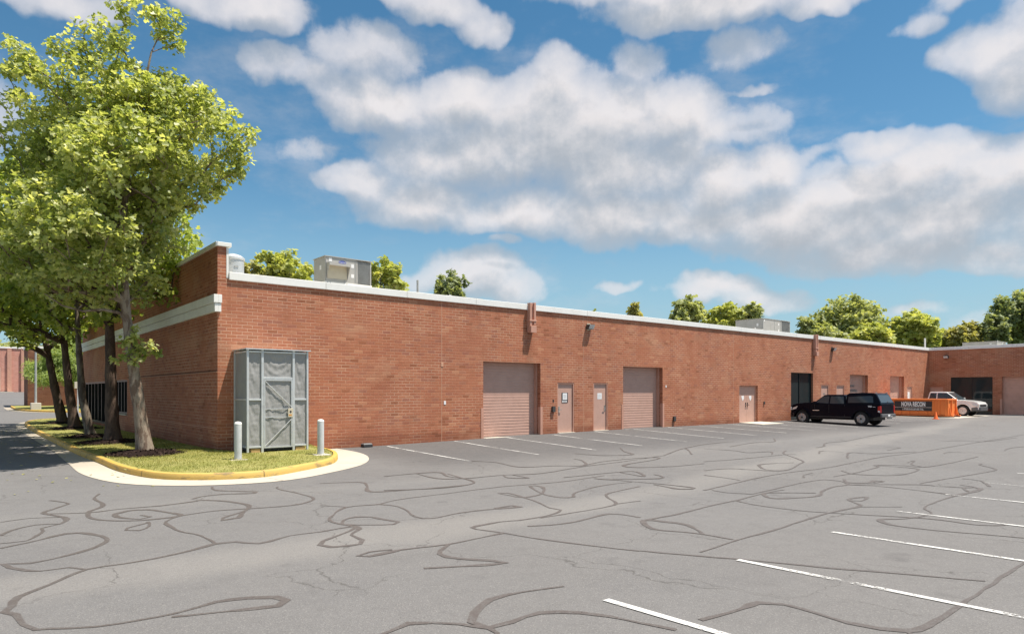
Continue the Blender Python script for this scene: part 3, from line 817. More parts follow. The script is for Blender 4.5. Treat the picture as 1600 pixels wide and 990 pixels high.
# white two-step band on the end wall, returning round the corner
bm = B(); box(bm, 5.87, 5.995, 20.75, 47.5, 4.36, 4.60); box(bm, 5.90, 5.995, 20.775, 47.5, 4.10, 4.345)
box(bm, 5.995, 6.10, 20.75, 20.845, 4.36, 4.60); box(bm, 5.995, 6.085, 20.775, 20.845, 4.10, 4.345)
box(bm, 5.93, 5.995, 20.79, 47.5, 4.345, 4.36)
wpart(finish('cornice_band', bm, 'white_band', bevel=.01))
# projecting course lines on the end wall, control joints on the long wall
bm = B()
box(bm, 5.975, 5.998, 20.86, 34.1, 2.33, 2.348)
wpart(finish('course_line', bm, 'joint'))
bm = B(); box(bm, 5.975, 5.998, 20.86, 34.1, .66, .678); wpart(finish('course_line', bm, 'joint'))
bm = B(); box(bm, 5.985, 5.998, 20.86, 34.1, 2.352, 2.40); wpart(box_uv(finish('course_line', bm, 'brick_dark')))
for x in (13.85, 21.25, 32.85, 43.95, 52.0):
    bm = B(); top = ZT-.035; z = -.2
    box(bm, x-.009, x+.009, 20.846, 20.8495, z, top); wpart(finish('control_joint', bm, 'joint'))

def roller_door(a0, a1, top, c, axis, nd=.36, m='door_paint'):
    """curtain of narrow ribs in its frame with corner guards"""
    g = gz((a0+a1)/2, 20) if axis == 'x' else gz(60, (a0+a1)/2)
    P = (lambda a, d, z: (a, c+d, z)) if axis == 'x' else (lambda a, d, z: (c+d, a, z))
    bm = B(); z = g+.02; n = int((top-g-.02)/.114)
    h = (top-g-.02)/n
    uo = nd-.02
    for i in range(n):
        z0 = z+i*h
        pr = [(uo, z0), (uo-.006, z0+h*.12), (uo-.006, z0+h*.72), (uo, z0+h*.86), (uo, z0+h)]
        for (d0, q0), (d1, q1) in zip(pr, pr[1:]): quad(bm, P(a0,d0,q0), P(a1,d0,q0), P(a1,d1,q1), P(a0,d1,q1))
    wpart(finish('roller_door', bm, m, smooth=False))
    bm = B()
    pa, pb = P(a0+.001, .20, g), P(a0+.07, nd-.03, top-.001)
    box(bm, min(pa[0],pb[0]), max(pa[0],pb[0]), min(pa[1],pb[1]), max(pa[1],pb[1]), pa[2], pb[2])
    pa, pb = P(a1-.07, .20, g), P(a1-.001, nd-.03, top-.001)
    box(bm, min(pa[0],pb[0]), max(pa[0],pb[0]), min(pa[1],pb[1]), max(pa[1],pb[1]), pa[2], pb[2])
    split(wpart(finish('door_track', bm, 'frame_paint')))
    bm = B(); pa, pb = P(a0+.05, nd-.12, g-.02), P(a1-.05, -.12, g+.022)
    box(bm, min(pa[0],pb[0]), max(pa[0],pb[0]), min(pa[1],pb[1]), max(pa[1],pb[1]), pa[2], pb[2]); wpart(finish('threshold', bm, 'concrete'))
    for s, a in ((-1, a0), (1, a1)):
        bm = B()
        for (u0, u1, d0, d1) in ((a-.11 if s < 0 else a-.012, a+.012 if s < 0 else a+.11, -.016, -.003), (a-.0 if s < 0 else a-.014, a+.014 if s < 0 else a, -.002, .13)):
            pa, pb = P(u0, d0, g-.02), P(u1, d1, g+1.18)
            box(bm, min(pa[0],pb[0]), max(pa[0],pb[0]), min(pa[1],pb[1]), max(pa[1],pb[1]), pa[2], pb[2])
        wpart(finish('corner_guard', bm, 'frame_paint'))
for i, (a, b, t) in enumerate(GAR): roller_door(a, b, t, 20.85, 'x')
for h in WB:
    if h[1]-h[0] > 2.9 and h[0] < 16: roller_door(h[0], h[1], h[3], 60.8, 'y', .3, 'door_shade')

def flat_door(a0, a1, top, c, axis, nd=.11, leaves=1, hinge=1):
    g = gz((a0+a1)/2, 20.5) if axis == 'x' else gz(60, (a0+a1)/2)
    def bx(bm, u0, u1, d0, d1, z0, z1):
        if axis == 'x': box(bm, u0, u1, c+d0, c+d1, z0, z1)
        else: box(bm, c+d0, c+d1, u0, u1, z0, z1)
    fd = nd-.05; bm = B(); f = .05
    bx(bm, a0+.001, a0+f, fd-.05, nd-.001, g, top-.001); bx(bm, a1-f, a1-.001, fd-.05, nd-.001, g, top-.001); bx(bm, a0+f, a1-f, fd-.05, nd-.001, top-f, top-.001)
    wpart(finish('door_frame', bm, 'frame_paint'))
    wd = (a1-a0-2*f)/leaves
    for k in range(leaves):
        u0 = a0+f+k*wd+.004; u1 = u0+wd-.008
        bm = B(); bx(bm, u0, u1, fd, fd+.04, g+.03, top-f-.004)
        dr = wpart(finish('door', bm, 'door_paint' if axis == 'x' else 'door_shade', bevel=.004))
        hb = B(); hs = (u0+.09 if hinge > 0 else u1-.09) if leaves == 1 else (u1-.09 if k == 0 else u0+.09)
        bx(hb, hs-.035, hs+.035, fd-.014, fd-.001, g+.88, g+1.14)
        bx(hb, hs-.012, hs+.012, fd-.05, fd-.014, g+.99, g+1.02); bx(hb, hs-.012 if hinge > 0 else hs-.11, hs+.11 if hinge > 0 else hs+.012, fd-.065, fd-.045, g+.985, g+1.01)
        h = finish('handle', hb, 'chrome'); h.parent = dr
        h.matrix_parent_inverse = Matrix.Identity(4)
    bm = B(); bx(bm, a0+.02, a1-.02, -.1, nd, g-.02, g+.025); wpart(finish('threshold', bm, 'concrete'))
    return g
for i, (a, b, t) in enumerate(DOR): flat_door(a, b, t, 20.85, 'x', hinge=(1, -1, 1, -1, 1)[i])
flat_door(*DBL[:2], DBL[2], 20.85, 'x', .2, 2)
flat_door(19.8, 20.75, 2.15, 60.8, 'y', .12); flat_door(3.5, 4.5, 2.15, 60.8, 'y', .12)

# notices taped to the doors (paper, black holder, small print)
def text_mesh(s, size, name='lettering', m='white_ink', ex=.002, bold=0, sx=1.):
    cu = bpy.data.curves.new('t', 'FONT'); cu.body = s; cu.size = size; cu.extrude = ex; cu.offset = bold; cu.align_x = 'CENTER'; cu.align_y = 'CENTER'
    cu.resolution_u = 3
    to = bpy.data.objects.new('t', cu); COL.objects.link(to); bpy.context.view_layer.update()
    me = bpy.data.meshes.new_from_object(to); bpy.data.objects.remove(to)
    me.transform(Matrix.Diagonal((sx, 1, 1, 1)))
    me.materials.clear(); me.materials.append(M[m]); me.name = name
    o = bpy.data.objects.new(name, me); COL.objects.link(o); return o
def on_wall(o, x, y, z):            # stands text up on a wall facing -y
    o.matrix_world = Matrix.Identity(4); o.data.transform(Matrix.Translation((x, y, z)) @ Matrix.Rotation(rad(90), 4, 'X')); return wpart(o)
yd = 20.85+.06
bm = B(); box(bm, 19.98, 20.34, yd-.012, yd-.001, 1.30, 1.72); wpart(finish('notice_holder', bm, 'ink'))
bm = B(); box(bm, 20.03, 20.29, yd-.016, yd-.0125, 1.42, 1.70); wpart(finish('notice', bm, 'paper'))
bm = B()
for k in range(4): box(bm, 20.0+k*.075, 20.05+k*.075, yd-.017, yd-.0125, 1.31, 1.385)
wpart(finish('notice_marks', bm, 'white_ink'))
bm = B(); box(bm, 22.18, 22.46, yd-.005, yd-.001, 1.43, 1.70); wpart(finish('notice', bm, 'paper'))
bm = B(); box(bm, 56.72, 57.1, yd-.005, yd-.001, 1.15, 1.75); wpart(finish('notice', bm, 'paper'))
bm = B()
for r in range(4): box(bm, 22.22, 22.42-.03*(r%2), yd-.0065, yd-.0052, 1.49+r*.045, 1.5+r*.045)
for r in range(4): box(bm, 20.07, 20.25-.03*(r%2), yd-.0175, yd-.0162, 1.48+r*.045, 1.49+r*.045)
split(wpart(finish('notice_print', bm, 'galv_dull')))
for x in (33.98, 34.74):
    bm = B(); vs_ = [bm.verts.new((x+dx_, 20.85+.148, 1.42+dz_)) for dx_, dz_ in ((-.13,.1),(.12,.13),(.14,-.02),(.02,-.18),(-.08,-.03))]; bm.faces.new(vs_)
    r_ = bmesh.ops.extrude_face_region(bm, geom=bm.faces[:]); bmesh.ops.translate(bm, verts=[v for v in r_['geom'] if isinstance(v, bmesh.types.BMVert)], vec=(0,-.004,0))
    wpart(finish('paint_patch', bm, 'paper'))
on_wall(text_mesh('SHIPPING', .20, m='rtu_dark', bold=.004), 47.8, 20.85+.315, 2.15)
on_wall(text_mesh('& RECEIVING', .27, m='rtu_dark', bold=.008), 47.85, 20.85+.315, 1.82)
on_wall(text_mesh('8472', .14, m='rtu_dark', bold=.004), 43.3, 20.85+.057, 1.62)

# dark glazed bay between the doors and the glazed bay of the wing
def glazed(a0, a1, z0, z1, c, axis, nd, bars, horiz=(), name='window', gm='wall_glass', fw=.055, md=.1):
    def bx(bm, u0, u1, d0, d1, q0, q1):
        if axis == 'x': box(bm, u0, u1, c+d0, c+d1, q0, q1)
        else: box(bm, c+d0, c+d1, u0, u1, q0, q1)
    bm = B(); f = fw
    bx(bm, a0+.001, a0+f, nd-md, nd-.01, z0, z1-.001); bx(bm, a1-f, a1-.001, nd-md, nd-.01, z0, z1-.001)
    bx(bm, a0+f, a1-f, nd-md, nd-.01, z1-f, z1-.001); bx(bm, a0+f, a1-f, nd-md, nd-.01, z0, z0+f)
    us = [a0+f]+[b for b in bars]+[a1-f]
    for b in bars: bx(bm, b-f/2, b+f/2, nd-md, nd-.01, z0+f, z1-f)
    for i in range(len(us)-1):
        for q in horiz: bx(bm, us[i]+f/2, us[i+1]-f/2, nd-.095, nd-.015, q-f/2, q+f/2)
    o = wpart(finish(name, bm, 'window_frame', bevel=.004))
    for i in range(len(us)-1):
        g_ = B(); bx(g_, us[i]+f/2*(i > 0), us[i+1]-f/2*(i < len(us)-2), nd-.055, nd-.045, z0+f, z1-f)
        p = finish('pane', g_, gm); p.parent = o; p.matrix_parent_inverse = Matrix.Identity(4)
    return o
g0 = gz(40, 20.8)
glazed(DKW[0], DKW[1], g0+.02, DKW[2], 20.85, 'x', .22, [40.25])
glazed(16.48, 19.28, .06, 2.9, 60.8, 'y', .15, [17.85], fw=.045)
glazed(34.2, 37.0, .75, 2.3, 6.0, 'y', .15, [34.9, 35.6, 36.3], fw=.09, md=.14)
glazed(38.8, 46.5, .12, 2.3, 6.0, 'y', .25, [39.9,41.0,42.1,43.2,44.3,45.4], (1.1,), fw=.1, md=.24)
bm = B(); box(bm, 5.93, 6.1, 34.15, 37.05, .70, .748); wpart(finish('window_sill', bm, 'concrete', bevel=.005))
# dim interior behind the clear parts is closed off
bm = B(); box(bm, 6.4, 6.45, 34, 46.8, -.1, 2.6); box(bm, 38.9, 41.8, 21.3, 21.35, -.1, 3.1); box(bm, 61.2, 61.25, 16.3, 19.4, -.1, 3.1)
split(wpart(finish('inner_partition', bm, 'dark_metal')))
# scuppers with short downspouts
for x, zt, zb in ((18.14, 5.37, 4.15), (41.85, 5.36, 4.0)):
    bm = B(); box(bm, x-.16, x-.06, 20.65, 20.845, zb+.05, zt-.02); box(bm, x+.06, x+.16, 20.65, 20.845, zb+.32, zt)
    box(bm, x-.055, x+.055, 20.72, 20.845, zb+.3, zt-.05)
    box(bm, x-.15, x+.15, 20.60, 20.842, zb, zb+.27); box(bm, x-.19, x+.19, 20.63, 20.842, zb+.45, zb+.52)
    wpart(finish('scupper', bm, 'frame_paint', bevel=.008))
# small boxes on the wall
for x, z, s_, m_ in ((19.42,1.03,.11,'dark_metal'),(19.44,1.38,.05,'black'),(27.6,.42,.11,'dark_metal'),(35.95,1.12,.07,'dark_metal'),(13.87,2.75,.07,'joint'),(13.99,1.35,.06,'paper'),(26.98,2.02,.05,'paper')):
    bm = B(); box(bm, x-s_*.75, x+s_*.75, 20.85-s_*(.8 if m_ == 'dark_metal' else .2), 20.849, z-s_*1.1, z+s_*1.1); wpart(finish('wall_box', bm, m_, bevel=.01))
# wall pack lights: things fixed high on the brick
def wall_light(x, y, z, rz, label):
    e = empty('wall_light', (x, y, z), rz, label, 'wall light', 'flood lights fixed high on the brick walls')
    bm = B(); v = box(bm, -.17, .17, -.24, -.02, -.09, .11)
    for q in (v[0], v[1]): q.co.y = -.15
    finish('housing', bm, 'dark_metal', e, bevel=.012)
    bm = B(); quad(bm, (-.15,-.158,-.075),(.15,-.158,-.075),(.15,-.241,.085),(-.15,-.241,.085)); r_ = bmesh.ops.extrude_face_region(bm, geom=bm.faces[:]); bmesh.ops.translate(bm, verts=[q for q in r_['geom'] if isinstance(q, bmesh.types.BMVert)], vec=(0,-.012,-.006))
    finish('lens', bm, 'galv', e)
    bm = B(); box(bm, -.1, .1, -.02, -.001, -.13, .17); finish('mounting_plate', bm, 'beige' if z > 4.55 else 'dark_metal', e)
    return e
wall_light(21.55, 20.85, 4.58, 0, 'black flood light on the brick above the two single doors between the roller doors')
wall_light(44.25, 20.85, 4.5, 0, 'small dark flood light on the long wall beyond the second scupper, above the dark pickup')
wall_light(60.8, 19.57, 4.5, -PI/2, 'pale flood light on the shaded wing wall above the white pickup')

# other buildings at the far left
rb = empty('brick_building', (5.1, 73, 0), 0, 'red brick building coloured dark for tree shade, behind the far grass island and conifer', 'building')
bm = B(); z0 = gz(6, 73)-1.2; box(bm, 0, 34.9, 0, 4, z0, 5.6); box_uv(finish('wall', bm, 'brick_dark', rb))
bm = B(); box(bm, -.05, 34.95, -.05, 4.05, 5.6, 5.8); finish('coping', bm, 'white_metal', rb)
pk = empty('brick_building', (-24, 120, 0), 0, 'pale pink brick building with roller doors at the end of the drive', 'building')
z1 = gz(2, 120)
bm = B(); box(bm, 0, 60, 0, 25, z1-1.5, z1+6.2)
box_uv(finish('wall', bm, 'brick_pink', pk))
for x in (8, 18, 25.2, 36):
    bm = B(); n = 14
    for i in range(n): box(bm, x, x+4.1, -.06, -.01, z1+.1+i*.24, z1+.1+i*.24+.225)
    finish('roller_door', bm, 'door_paint', pk)
for x in (30.0, 31.6, 40.5):
    bm = B(); box(bm, x, x+.5, -.3, -.001, z1-.5, z1+6.1); finish('pilaster', bm, 'frame_paint', pk)
bm = B(); box(bm, -.1, 60.1, -.1, 25.1, z1+6.2, z1+6.45); finish('coping', bm, 'white_metal', pk)
bm = B(); box(bm, 24.6, 30.6, -2.6, -.32, z1-.1, z1+.06); finish('apron', bm, 'concrete', pk)

# ============================================================ WIRE CAGE, BOLLARDS, BAIT BOX
cx0, cx1, cy0, cy1 = 6.48, 8.24, 19.68, 20.84
cg = empty('equipment_cage', (cx0, cy0, .03), 0, 'tall galvanised cage lined with grey fabric, standing against the brick corner between two bollards', 'cage')
W_, D_, H_ = cx1-cx0, cy1-cy0, 2.93
bm = B(); box(bm, -.2, W_+.28, -.22, D_-.005, -.12, -.02); finish('slab', bm, 'concrete', cg, bevel=.01)
xb = [0, .415, 1.335, W_]          # front posts
bm = B(); s = .03
for i, x in enumerate(xb):
    wdt = .028 if i in (0, 3) else .034
    box(bm, x-wdt, x+wdt, -.03, .03, -.02, H_)
for x in (0, W_): box(bm, x-.028, x+.028, D_-.06, D_-.002, -.02, H_)
split(finish('post', bm, 'galv', cg, bevel=.004))
bm = B()
def rail(x0, x1, z, h=.025, y=0): box(bm, x0+.034, x1-.034, y-.022, y+.022, z-h, z+h)
for i in (0, 2):
    for z in (.14, 1.50, H_-.055): rail(xb[i], xb[i+1], z)
rail(xb[1], xb[2], H_-.055); rail(xb[1], xb[2], 2.12, .03)
for z in (.14, 1.50, H_-.055):
    for x in (0, W_): box(bm, x-.022, x+.022, .03, D_-.06, z-.025, z+.025)
split(finish('rail', bm, 'galv', cg, bevel=.004))
bm = B(); v = box(bm, -.07, W_+.08, -.09, D_-.003, H_+.002, H_+.035); finish('lid', bm, 'galv', cg)
def cloth(x0, x1, z0, z1, y, seed, side=False, name='fabric_panel', parent=None, sag=.02):
    bm = B(); nx, nz = max(6, int((x1-x0)/.03)), max(6, int((z1-z0)/.03)); rows = []
    for i in range(nx+1):
        row = []
        for j in range(nz+1):
            u, t = i/nx, j/nz; x, z = x0+(x1-x0)*u, z0+(z1-z0)*t
            e = min(1, 6*min(u, 1-u), 6*min(t, 1-t)+.2)
            # swags hanging from the top corners
            q = abs(u-.5)*2; hang = (1-t)-(1-q*q)*.55
            dd = .007*math.sin(hang*17+seed)*math.exp(-((t-.55)**2)*2)+.006*mnoise.noise(Vector((x*9, z*3, seed)))+.008*mnoise.noise(Vector((x*19, z*11, seed)))
            dd += .005*math.sin((x*8+z*5)+seed*2)
            dd = dd*e*1.15+.005
            row.append(bm.verts.new((y-dd, x, z) if side else (x, y-dd, z)))
        rows.append(row)
    for a, b in zip(rows, rows[1:]):
        for j in range(nz): bm.faces.new((a[j], b[j], b[j+1], a[j+1]))
    return finish(name, bm, 'mesh_fabric', parent or cg, smooth=True, ang=80)
k = 0
for i in (0, 2):
    cloth(xb[i]+.03, xb[i+1]-.03, 1.52, H_-.075, .018, k+1); cloth(xb[i]+.03, xb[i+1]-.03, .16, 1.48, .018, k+2); k += 3
cloth(xb[1]+.03, xb[2]-.03, 2.15, H_-.075, .018, 8)
for x in (0, W_):
    cloth(.03, D_-.06, 1.52, H_-.075, x+.012, 11+x, True); cloth(.03, D_-.06, .16, 1.48, x+.012, 15+x, True)
# the hinged door of the cage
a, b = xb[1]+.04, xb[2]-.04
bm = B(); box(bm, a, a+.035, -.035, .012, .10, 2.08); box(bm, b-.035, b, -.035, .012, .10, 2.08)
for z in (.10, 2.045): box(bm, a+.035, b-.035, -.033, .010, z, z+.035)
for z in (.98, 1.22): box(bm, a+.035, b-.035, -.024, -.012, z, z+.02)
tube(bm, [(a+.03,-.03,2.03),(b-.03,-.03,1.28)], .011, 6); tube(bm, [(a+.03,-.03,.16),(b-.03,-.03,.92)], .011, 6)
cd = finish('door', bm, 'galv', cg)
cloth(a+.03, b-.03, .13, 2.06, .008, 5, parent=cd)
bm = B(); box(bm, b-.14, b+.01, -.052, -.036, .98, 1.24); pl_ = finish('lock_plate', bm, 'beige', cd, bevel=.004)
bm = B(); lathe(bm, [(.001,-.005),(.03,-.005),(.03,.0),(.001,.0)], (b-.065,-.053,1.14), 12, 'x'); 
for v_ in bm.verts: v_.co = Vector((b-.065+(v_.co.y+.053), -.053-(v_.co.x-b+.065)-.005, v_.co.z))
finish('keyhole', bm, 'ink', cd)
bm = B(); box(bm, b-.12, b-.03, -.0535, -.0525, 1.02, 1.06); finish('sticker', bm, 'amber', cd)
bm = B(); box(bm, .1, .36, .0, .3, -.019, .09); box(bm, xb[2]+.07, W_-.06, 0, .3, -.019, .09); split(finish('timber_block', bm, 'wood', cg, bevel=.005))
bm = B(); box(bm, .14, 1.6, .25, .95, .0, 1.6); finish('machine', bm, 'rtu_dark', cg, bevel=.03)

def bollard(x, y, label, h=.99):
    z = gz(x, y)+.15
    e = empty('bollard', (x, y, z), 0, label, 'bollard', 'grey steel bollards in front of the cage')
    bm = B(); r = .092
    lathe(bm, [(r,-.02),(r,h-.05),(r*.97,h-.03),(r*.86,h-.008),(r*.62,h+.008),(r*.3,h+.016),(.001,h+.018)], n=28)
    split(finish('post', bm, 'bollard_paint', e, smooth=True))
    bm = B(); lathe(bm, [(r*.99,h-.052),(r*1.03,h-.045),(r*.99,h-.024),(r*.88,h-.002),(r*.64,h+.014),(.001,h+.025)], n=28); finish('cap', bm, 'white_metal', e, smooth=True)
    bm = B(); box(bm, -.22, .22, -.2, .2, -.05, .025); finish('footing', bm, 'concrete', e, bevel=.02)
bollard(5.77, 18.27, 'grey steel bollard on the grass before the left side of the fabric cage')
bollard(8.05, 18.28, 'grey steel bollard beside the rounded yellow kerb, right of the fabric cage')
bb = empty('bait_box', (10.75, 20.72, gz(10.75, 20.7)), 0, 'small black rodent bait box on the asphalt against the foot of the brick wall', 'bait box')
bm = B(); v = box(bm, -.17, .17, -.12, .1, 0, .085); finish('tray', bm, 'plastic', bb, bevel=.015)
bm = B(); v = box(bm, -.175, .175, -.125, .105, .087, .13)
for q in v[4:]: q.co.x *= .8; q.co.y *= .75
finish('lid', bm, 'plastic_grey', bb, bevel=.012)

# ============================================================ ROOFTOP UNITS
def rtu(x, y, zb, W, D, H, label, hood=True, coil=True, logo=False, name='rooftop_unit'):
    e = empty(name, (x, y, 4.7), 0, label, 'air conditioner', 'air handling units on the flat roof'); z0 = zb-4.7
    bm = B(); box(bm, .1, W-.1, .1, D-.1, 0, z0-.05); finish('roof_curb', bm, 'galv_dull', e)
    bm = B(); box(bm, -.02, W+.02, -.02, D+.02, z0-.05, z0+.08); finish('base_rail', bm, 'white_metal', e, bevel=.008)
    xc = W*.66
    bm = B(); box(bm, 0, xc-.004, 0, D, z0+.082, z0+H); box(bm, xc+.004, W, .06, D-.02, z0+.082, z0+H-.02)
    finish('cabinet', bm, 'rtu_paint', e, bevel=.012)
    bm = B(); v = box(bm, -.03, W+.03, -.03, D+.03, z0+H+.001, z0+H+.03); finish('top_panel', bm, 'rtu_paint', e)
    bm = B()
    for xx in (xc*.62, xc*.97, 0.02): box(bm, xx-.008, xx+.008, -.012, -.002, z0+.1, z0+H-.02)
    split(finish('panel_seam', bm, 'galv_dull', e))
    if hood:
        bm = B(); h0, h1 = z0+.2, z0+H*.72; xa, xb_ = W*.03, W*.47
        for xx in (xa, xb_):
            pf = ((-.004,h0),(-.25,h1-.04),(-.25,h1-.002),(-.004,h1-.002))
            A_ = [bm.verts.new((xx-.008, *p)) for p in pf]; B_ = [bm.verts.new((xx+.008, *p)) for p in pf]
            bm.faces.new(A_); bm.faces.new(B_[::-1])
            for q in range(4): bm.faces.new((A_[q], B_[q], B_[(q+1)%4], A_[(q+1)%4]))
        v = box(bm, xa-.015, xb_+.015, -.27, -.004, h1, h1+.02)
        for q in (v[6], v[7]): q.co.z += .05
        box(bm, xa-.012, xb_+.012, -.275, -.262, h1-.07, h1-.001)
        bmesh.ops.recalc_face_normals(bm, faces=bm.faces)
        finish('intake_hood', bm, 'rtu_paint', e)
        bm = B(); box(bm, xa+.03, xb_-.03, -.02, -.003, h0, h1); finish('filter', bm, 'beige', e)
    if coil:
        bm = B(); box(bm, xc+.07, W-.06, .02, .055, z0+.12, z0+H-.08); finish('coil', bm, 'rtu_dark', e)
        bm = B(); n = 26
        for i in range(n):
            xx = xc+.075+(W-xc-.14)*i/(n-1); box(bm, xx-.003, xx+.003, .004, .019, z0+.12, z0+H-.08)
        finish('coil_guard', bm, 'galv_dull', e)
        bm = B(); box(bm, W-.05, W, 0, .055, z0+.09, z0+H-.02); box(bm, xc+.005, xc+.065, 0, .055, z0+.09, z0+H-.02); split(finish('corner_post', bm, 'rtu_paint', e))
    bm = B()
    for xx, zz_ in ((W*.55,z0+H*.68),(W*.55,z0+H*.3),(.14,z0+H*.83)): box(bm, xx, xx+.12, -.006, -.002, zz_, zz_+.14)
    box(bm, -.006, -.002, .35, .5, z0+H*.55, z0+H*.72)
    split(finish('label_plate', bm, 'paper', e))
    bm = B()
    for xx in (.06, .16, W*.44): box(bm, xx, xx+.05, -.03, -.021, z0-.01, z0+.035)
    split(finish('lifting_hole', bm, 'black', e))
    if logo:
        bm = B(); lathe(bm, [(.15,-.004),(.15,0)], (0,0,0), 28, 'x')
        for v_ in bm.verts: v_.co = Vector((W*.36+v_.co.y*1.0, -.008+v_.co.x, z0+H*.84+v_.co.z*.42))
        finish('logo', bm, 'blue_ink', e)
        t = text_mesh('Carrier', .085, 'logo_lettering', 'white_ink', ex=.001); t.data.transform(Matrix.Translation((W*.36,-.014,z0+H*.84)) @ Matrix.Rotation(rad(90), 4, 'X')); t.parent = e
    return e
rtu(10.75, 24.0, 5.82, 1.9, 1.05, 1.0, 'grey rooftop unit with intake hood and blue oval logo, nearest the building corner', logo=True)
rtu(44.7, 26.0, 5.85, 3.8, 2.2, 1.15, 'large grey rooftop unit with a dark condenser coil, above the double door', hood=False)
rtu(41.8, 25.0, 5.62, 1.9, 1.5, .42, 'low pale rooftop unit just behind the second scupper', hood=False, coil=False)
rtu(64.5, 17.2, 5.35, 2.6, 2.4, .45, 'low white rooftop unit on the roof of the shaded wing', hood=False, coil=False)
rtu(17.0, 25.2, 5.55, 2.0, 1.3, .48, 'low whitish rooftop unit left of the first scupper', hood=False, coil=False)
ef = empty('exhaust_fan', (6.98, 22.6, 4.7), 0, 'pale domed exhaust fan on the roof beside the parapet corner', 'exhaust fan')
bm = B(); box(bm, -.3, .3, -.3, .3, 0, .75); finish('curb', bm, 'white_metal', ef)
bm = B(); lathe(bm, [(.2,.7),(.33,.78),(.335,1.28),(.36,1.30),(.355,1.36),(.25,1.44),(.10,1.49),(.001,1.5)], n=32); finish('shroud', bm, 'galv', ef, smooth=True)
bm = B(); box(bm, -.06, .06, -.345, -.33, 1.02, 1.08); split(finish('label_plate', bm, 'galv_dull', ef))
def vent(x, y, h, r, label, m='galv_dull'):
    bm = B(); lathe(bm, [(r,0),(r,h)], n=14); o = finish('vent_pipe', bm, m, None, smooth=True, loc=(x, y, 4.7)); tag(o, label, 'vent pipe', 'thin pipes rising from the roof')
vent(14.15, 23.0, 1.45, .045, 'grey vent pipe above the coping just left of the first control joint')
vent(62.2, 21.6, 1.5, .06, 'white vent pipe where the two roofs meet', 'white_metal')

# ============================================================ VEHICLES
def arc(cy, cz, r, a0, a1, n=10): return [(cy+r*math.cos(rad(a0+(a1-a0)*i/n)), cz+r*math.sin(rad(a0+(a1-a0)*i/n))) for i in range(n+1)]
def slab(bm, prof, hw):
    """prism of a (y,z) outline between -hw(z) and hw(z)"""
    L = [bm.verts.new((-hw(y, z), y, z)) for y, z in prof]; R_ = [bm.verts.new((hw(y, z), y, z)) for y, z in prof]
    bm.faces.new(L); bm.faces.new(R_[::-1]); n = len(prof)
    for i in range(n): bm.faces.new((L[i], R_[i], R_[(i+1)%n], L[(i+1)%n]))
def side_panel(bm, prof, hw, out, side, th=.012):
    a = [bm.verts.new((side*(hw(y, z)+out), y, z)) for y, z in prof]; b = [bm.verts.new((side*(hw(y, z)+out-th), y, z)) for y, z in prof]
    bm.faces.new(a); bm.faces.new(b[::-1]); n = len(prof)
    for i in range(n): bm.faces.new((a[i], b[i], b[(i+1)%n], a[(i+1)%n]))
def wheel(e, x, y, r, side, rimm, spokes=6):
    bm = B(); w_ = .24
    c = (x, y, r)
    lathe(bm, [(r*.62,-w_/2),(r*.93,-w_/2),(r*.99,-w_/2+.03),(r,-w_/4),(r,w_/4),(r*.99,w_/2-.03),(r*.93,w_/2),(r*.62,w_/2)], c, 32, 'x')
    wh_ = finish('wheel', bm, 'tyre', e, smooth=True)
    bm = B(); ox = side*(w_/2)
    lathe(bm, [(r*.66,-.01),(r*.66,.012),(r*.58,.014),(r*.56,-.03),(r*.16,-.03),(r*.15,.015),(.001,.02)] if side > 0 else [(.001,-.02),(r*.15,-.015),(r*.16,.03),(r*.56,.03),(r*.58,-.014),(r*.66,-.012),(r*.66,.01)], (x+ox, y, r), 32, 'x')
    finish('rim', bm, 'plastic', wh_, smooth=True)
    bm = B()
    for k in range(spokes):
        a = 2*PI*k/spokes+.3
        for da in (0,):
            p0 = (x+ox+side*.012, y+r*.14*math.cos(a), r+r*.14*math.sin(a)); p1 = (x+ox+side*.014, y+r*.6*math.cos(a+da), r+r*.6*math.sin(a+da))
            tube(bm, [p0, p1], [r*.07, r*.085], 6)
    lathe(bm, [(r*.62,-.004),(r*.66,.0),(r*.66,.012),(r*.62,.012)], (x+ox+side*.006, y, r), 32, 'x')
    finish('spokes', bm, rimm, wh_, smooth=True)
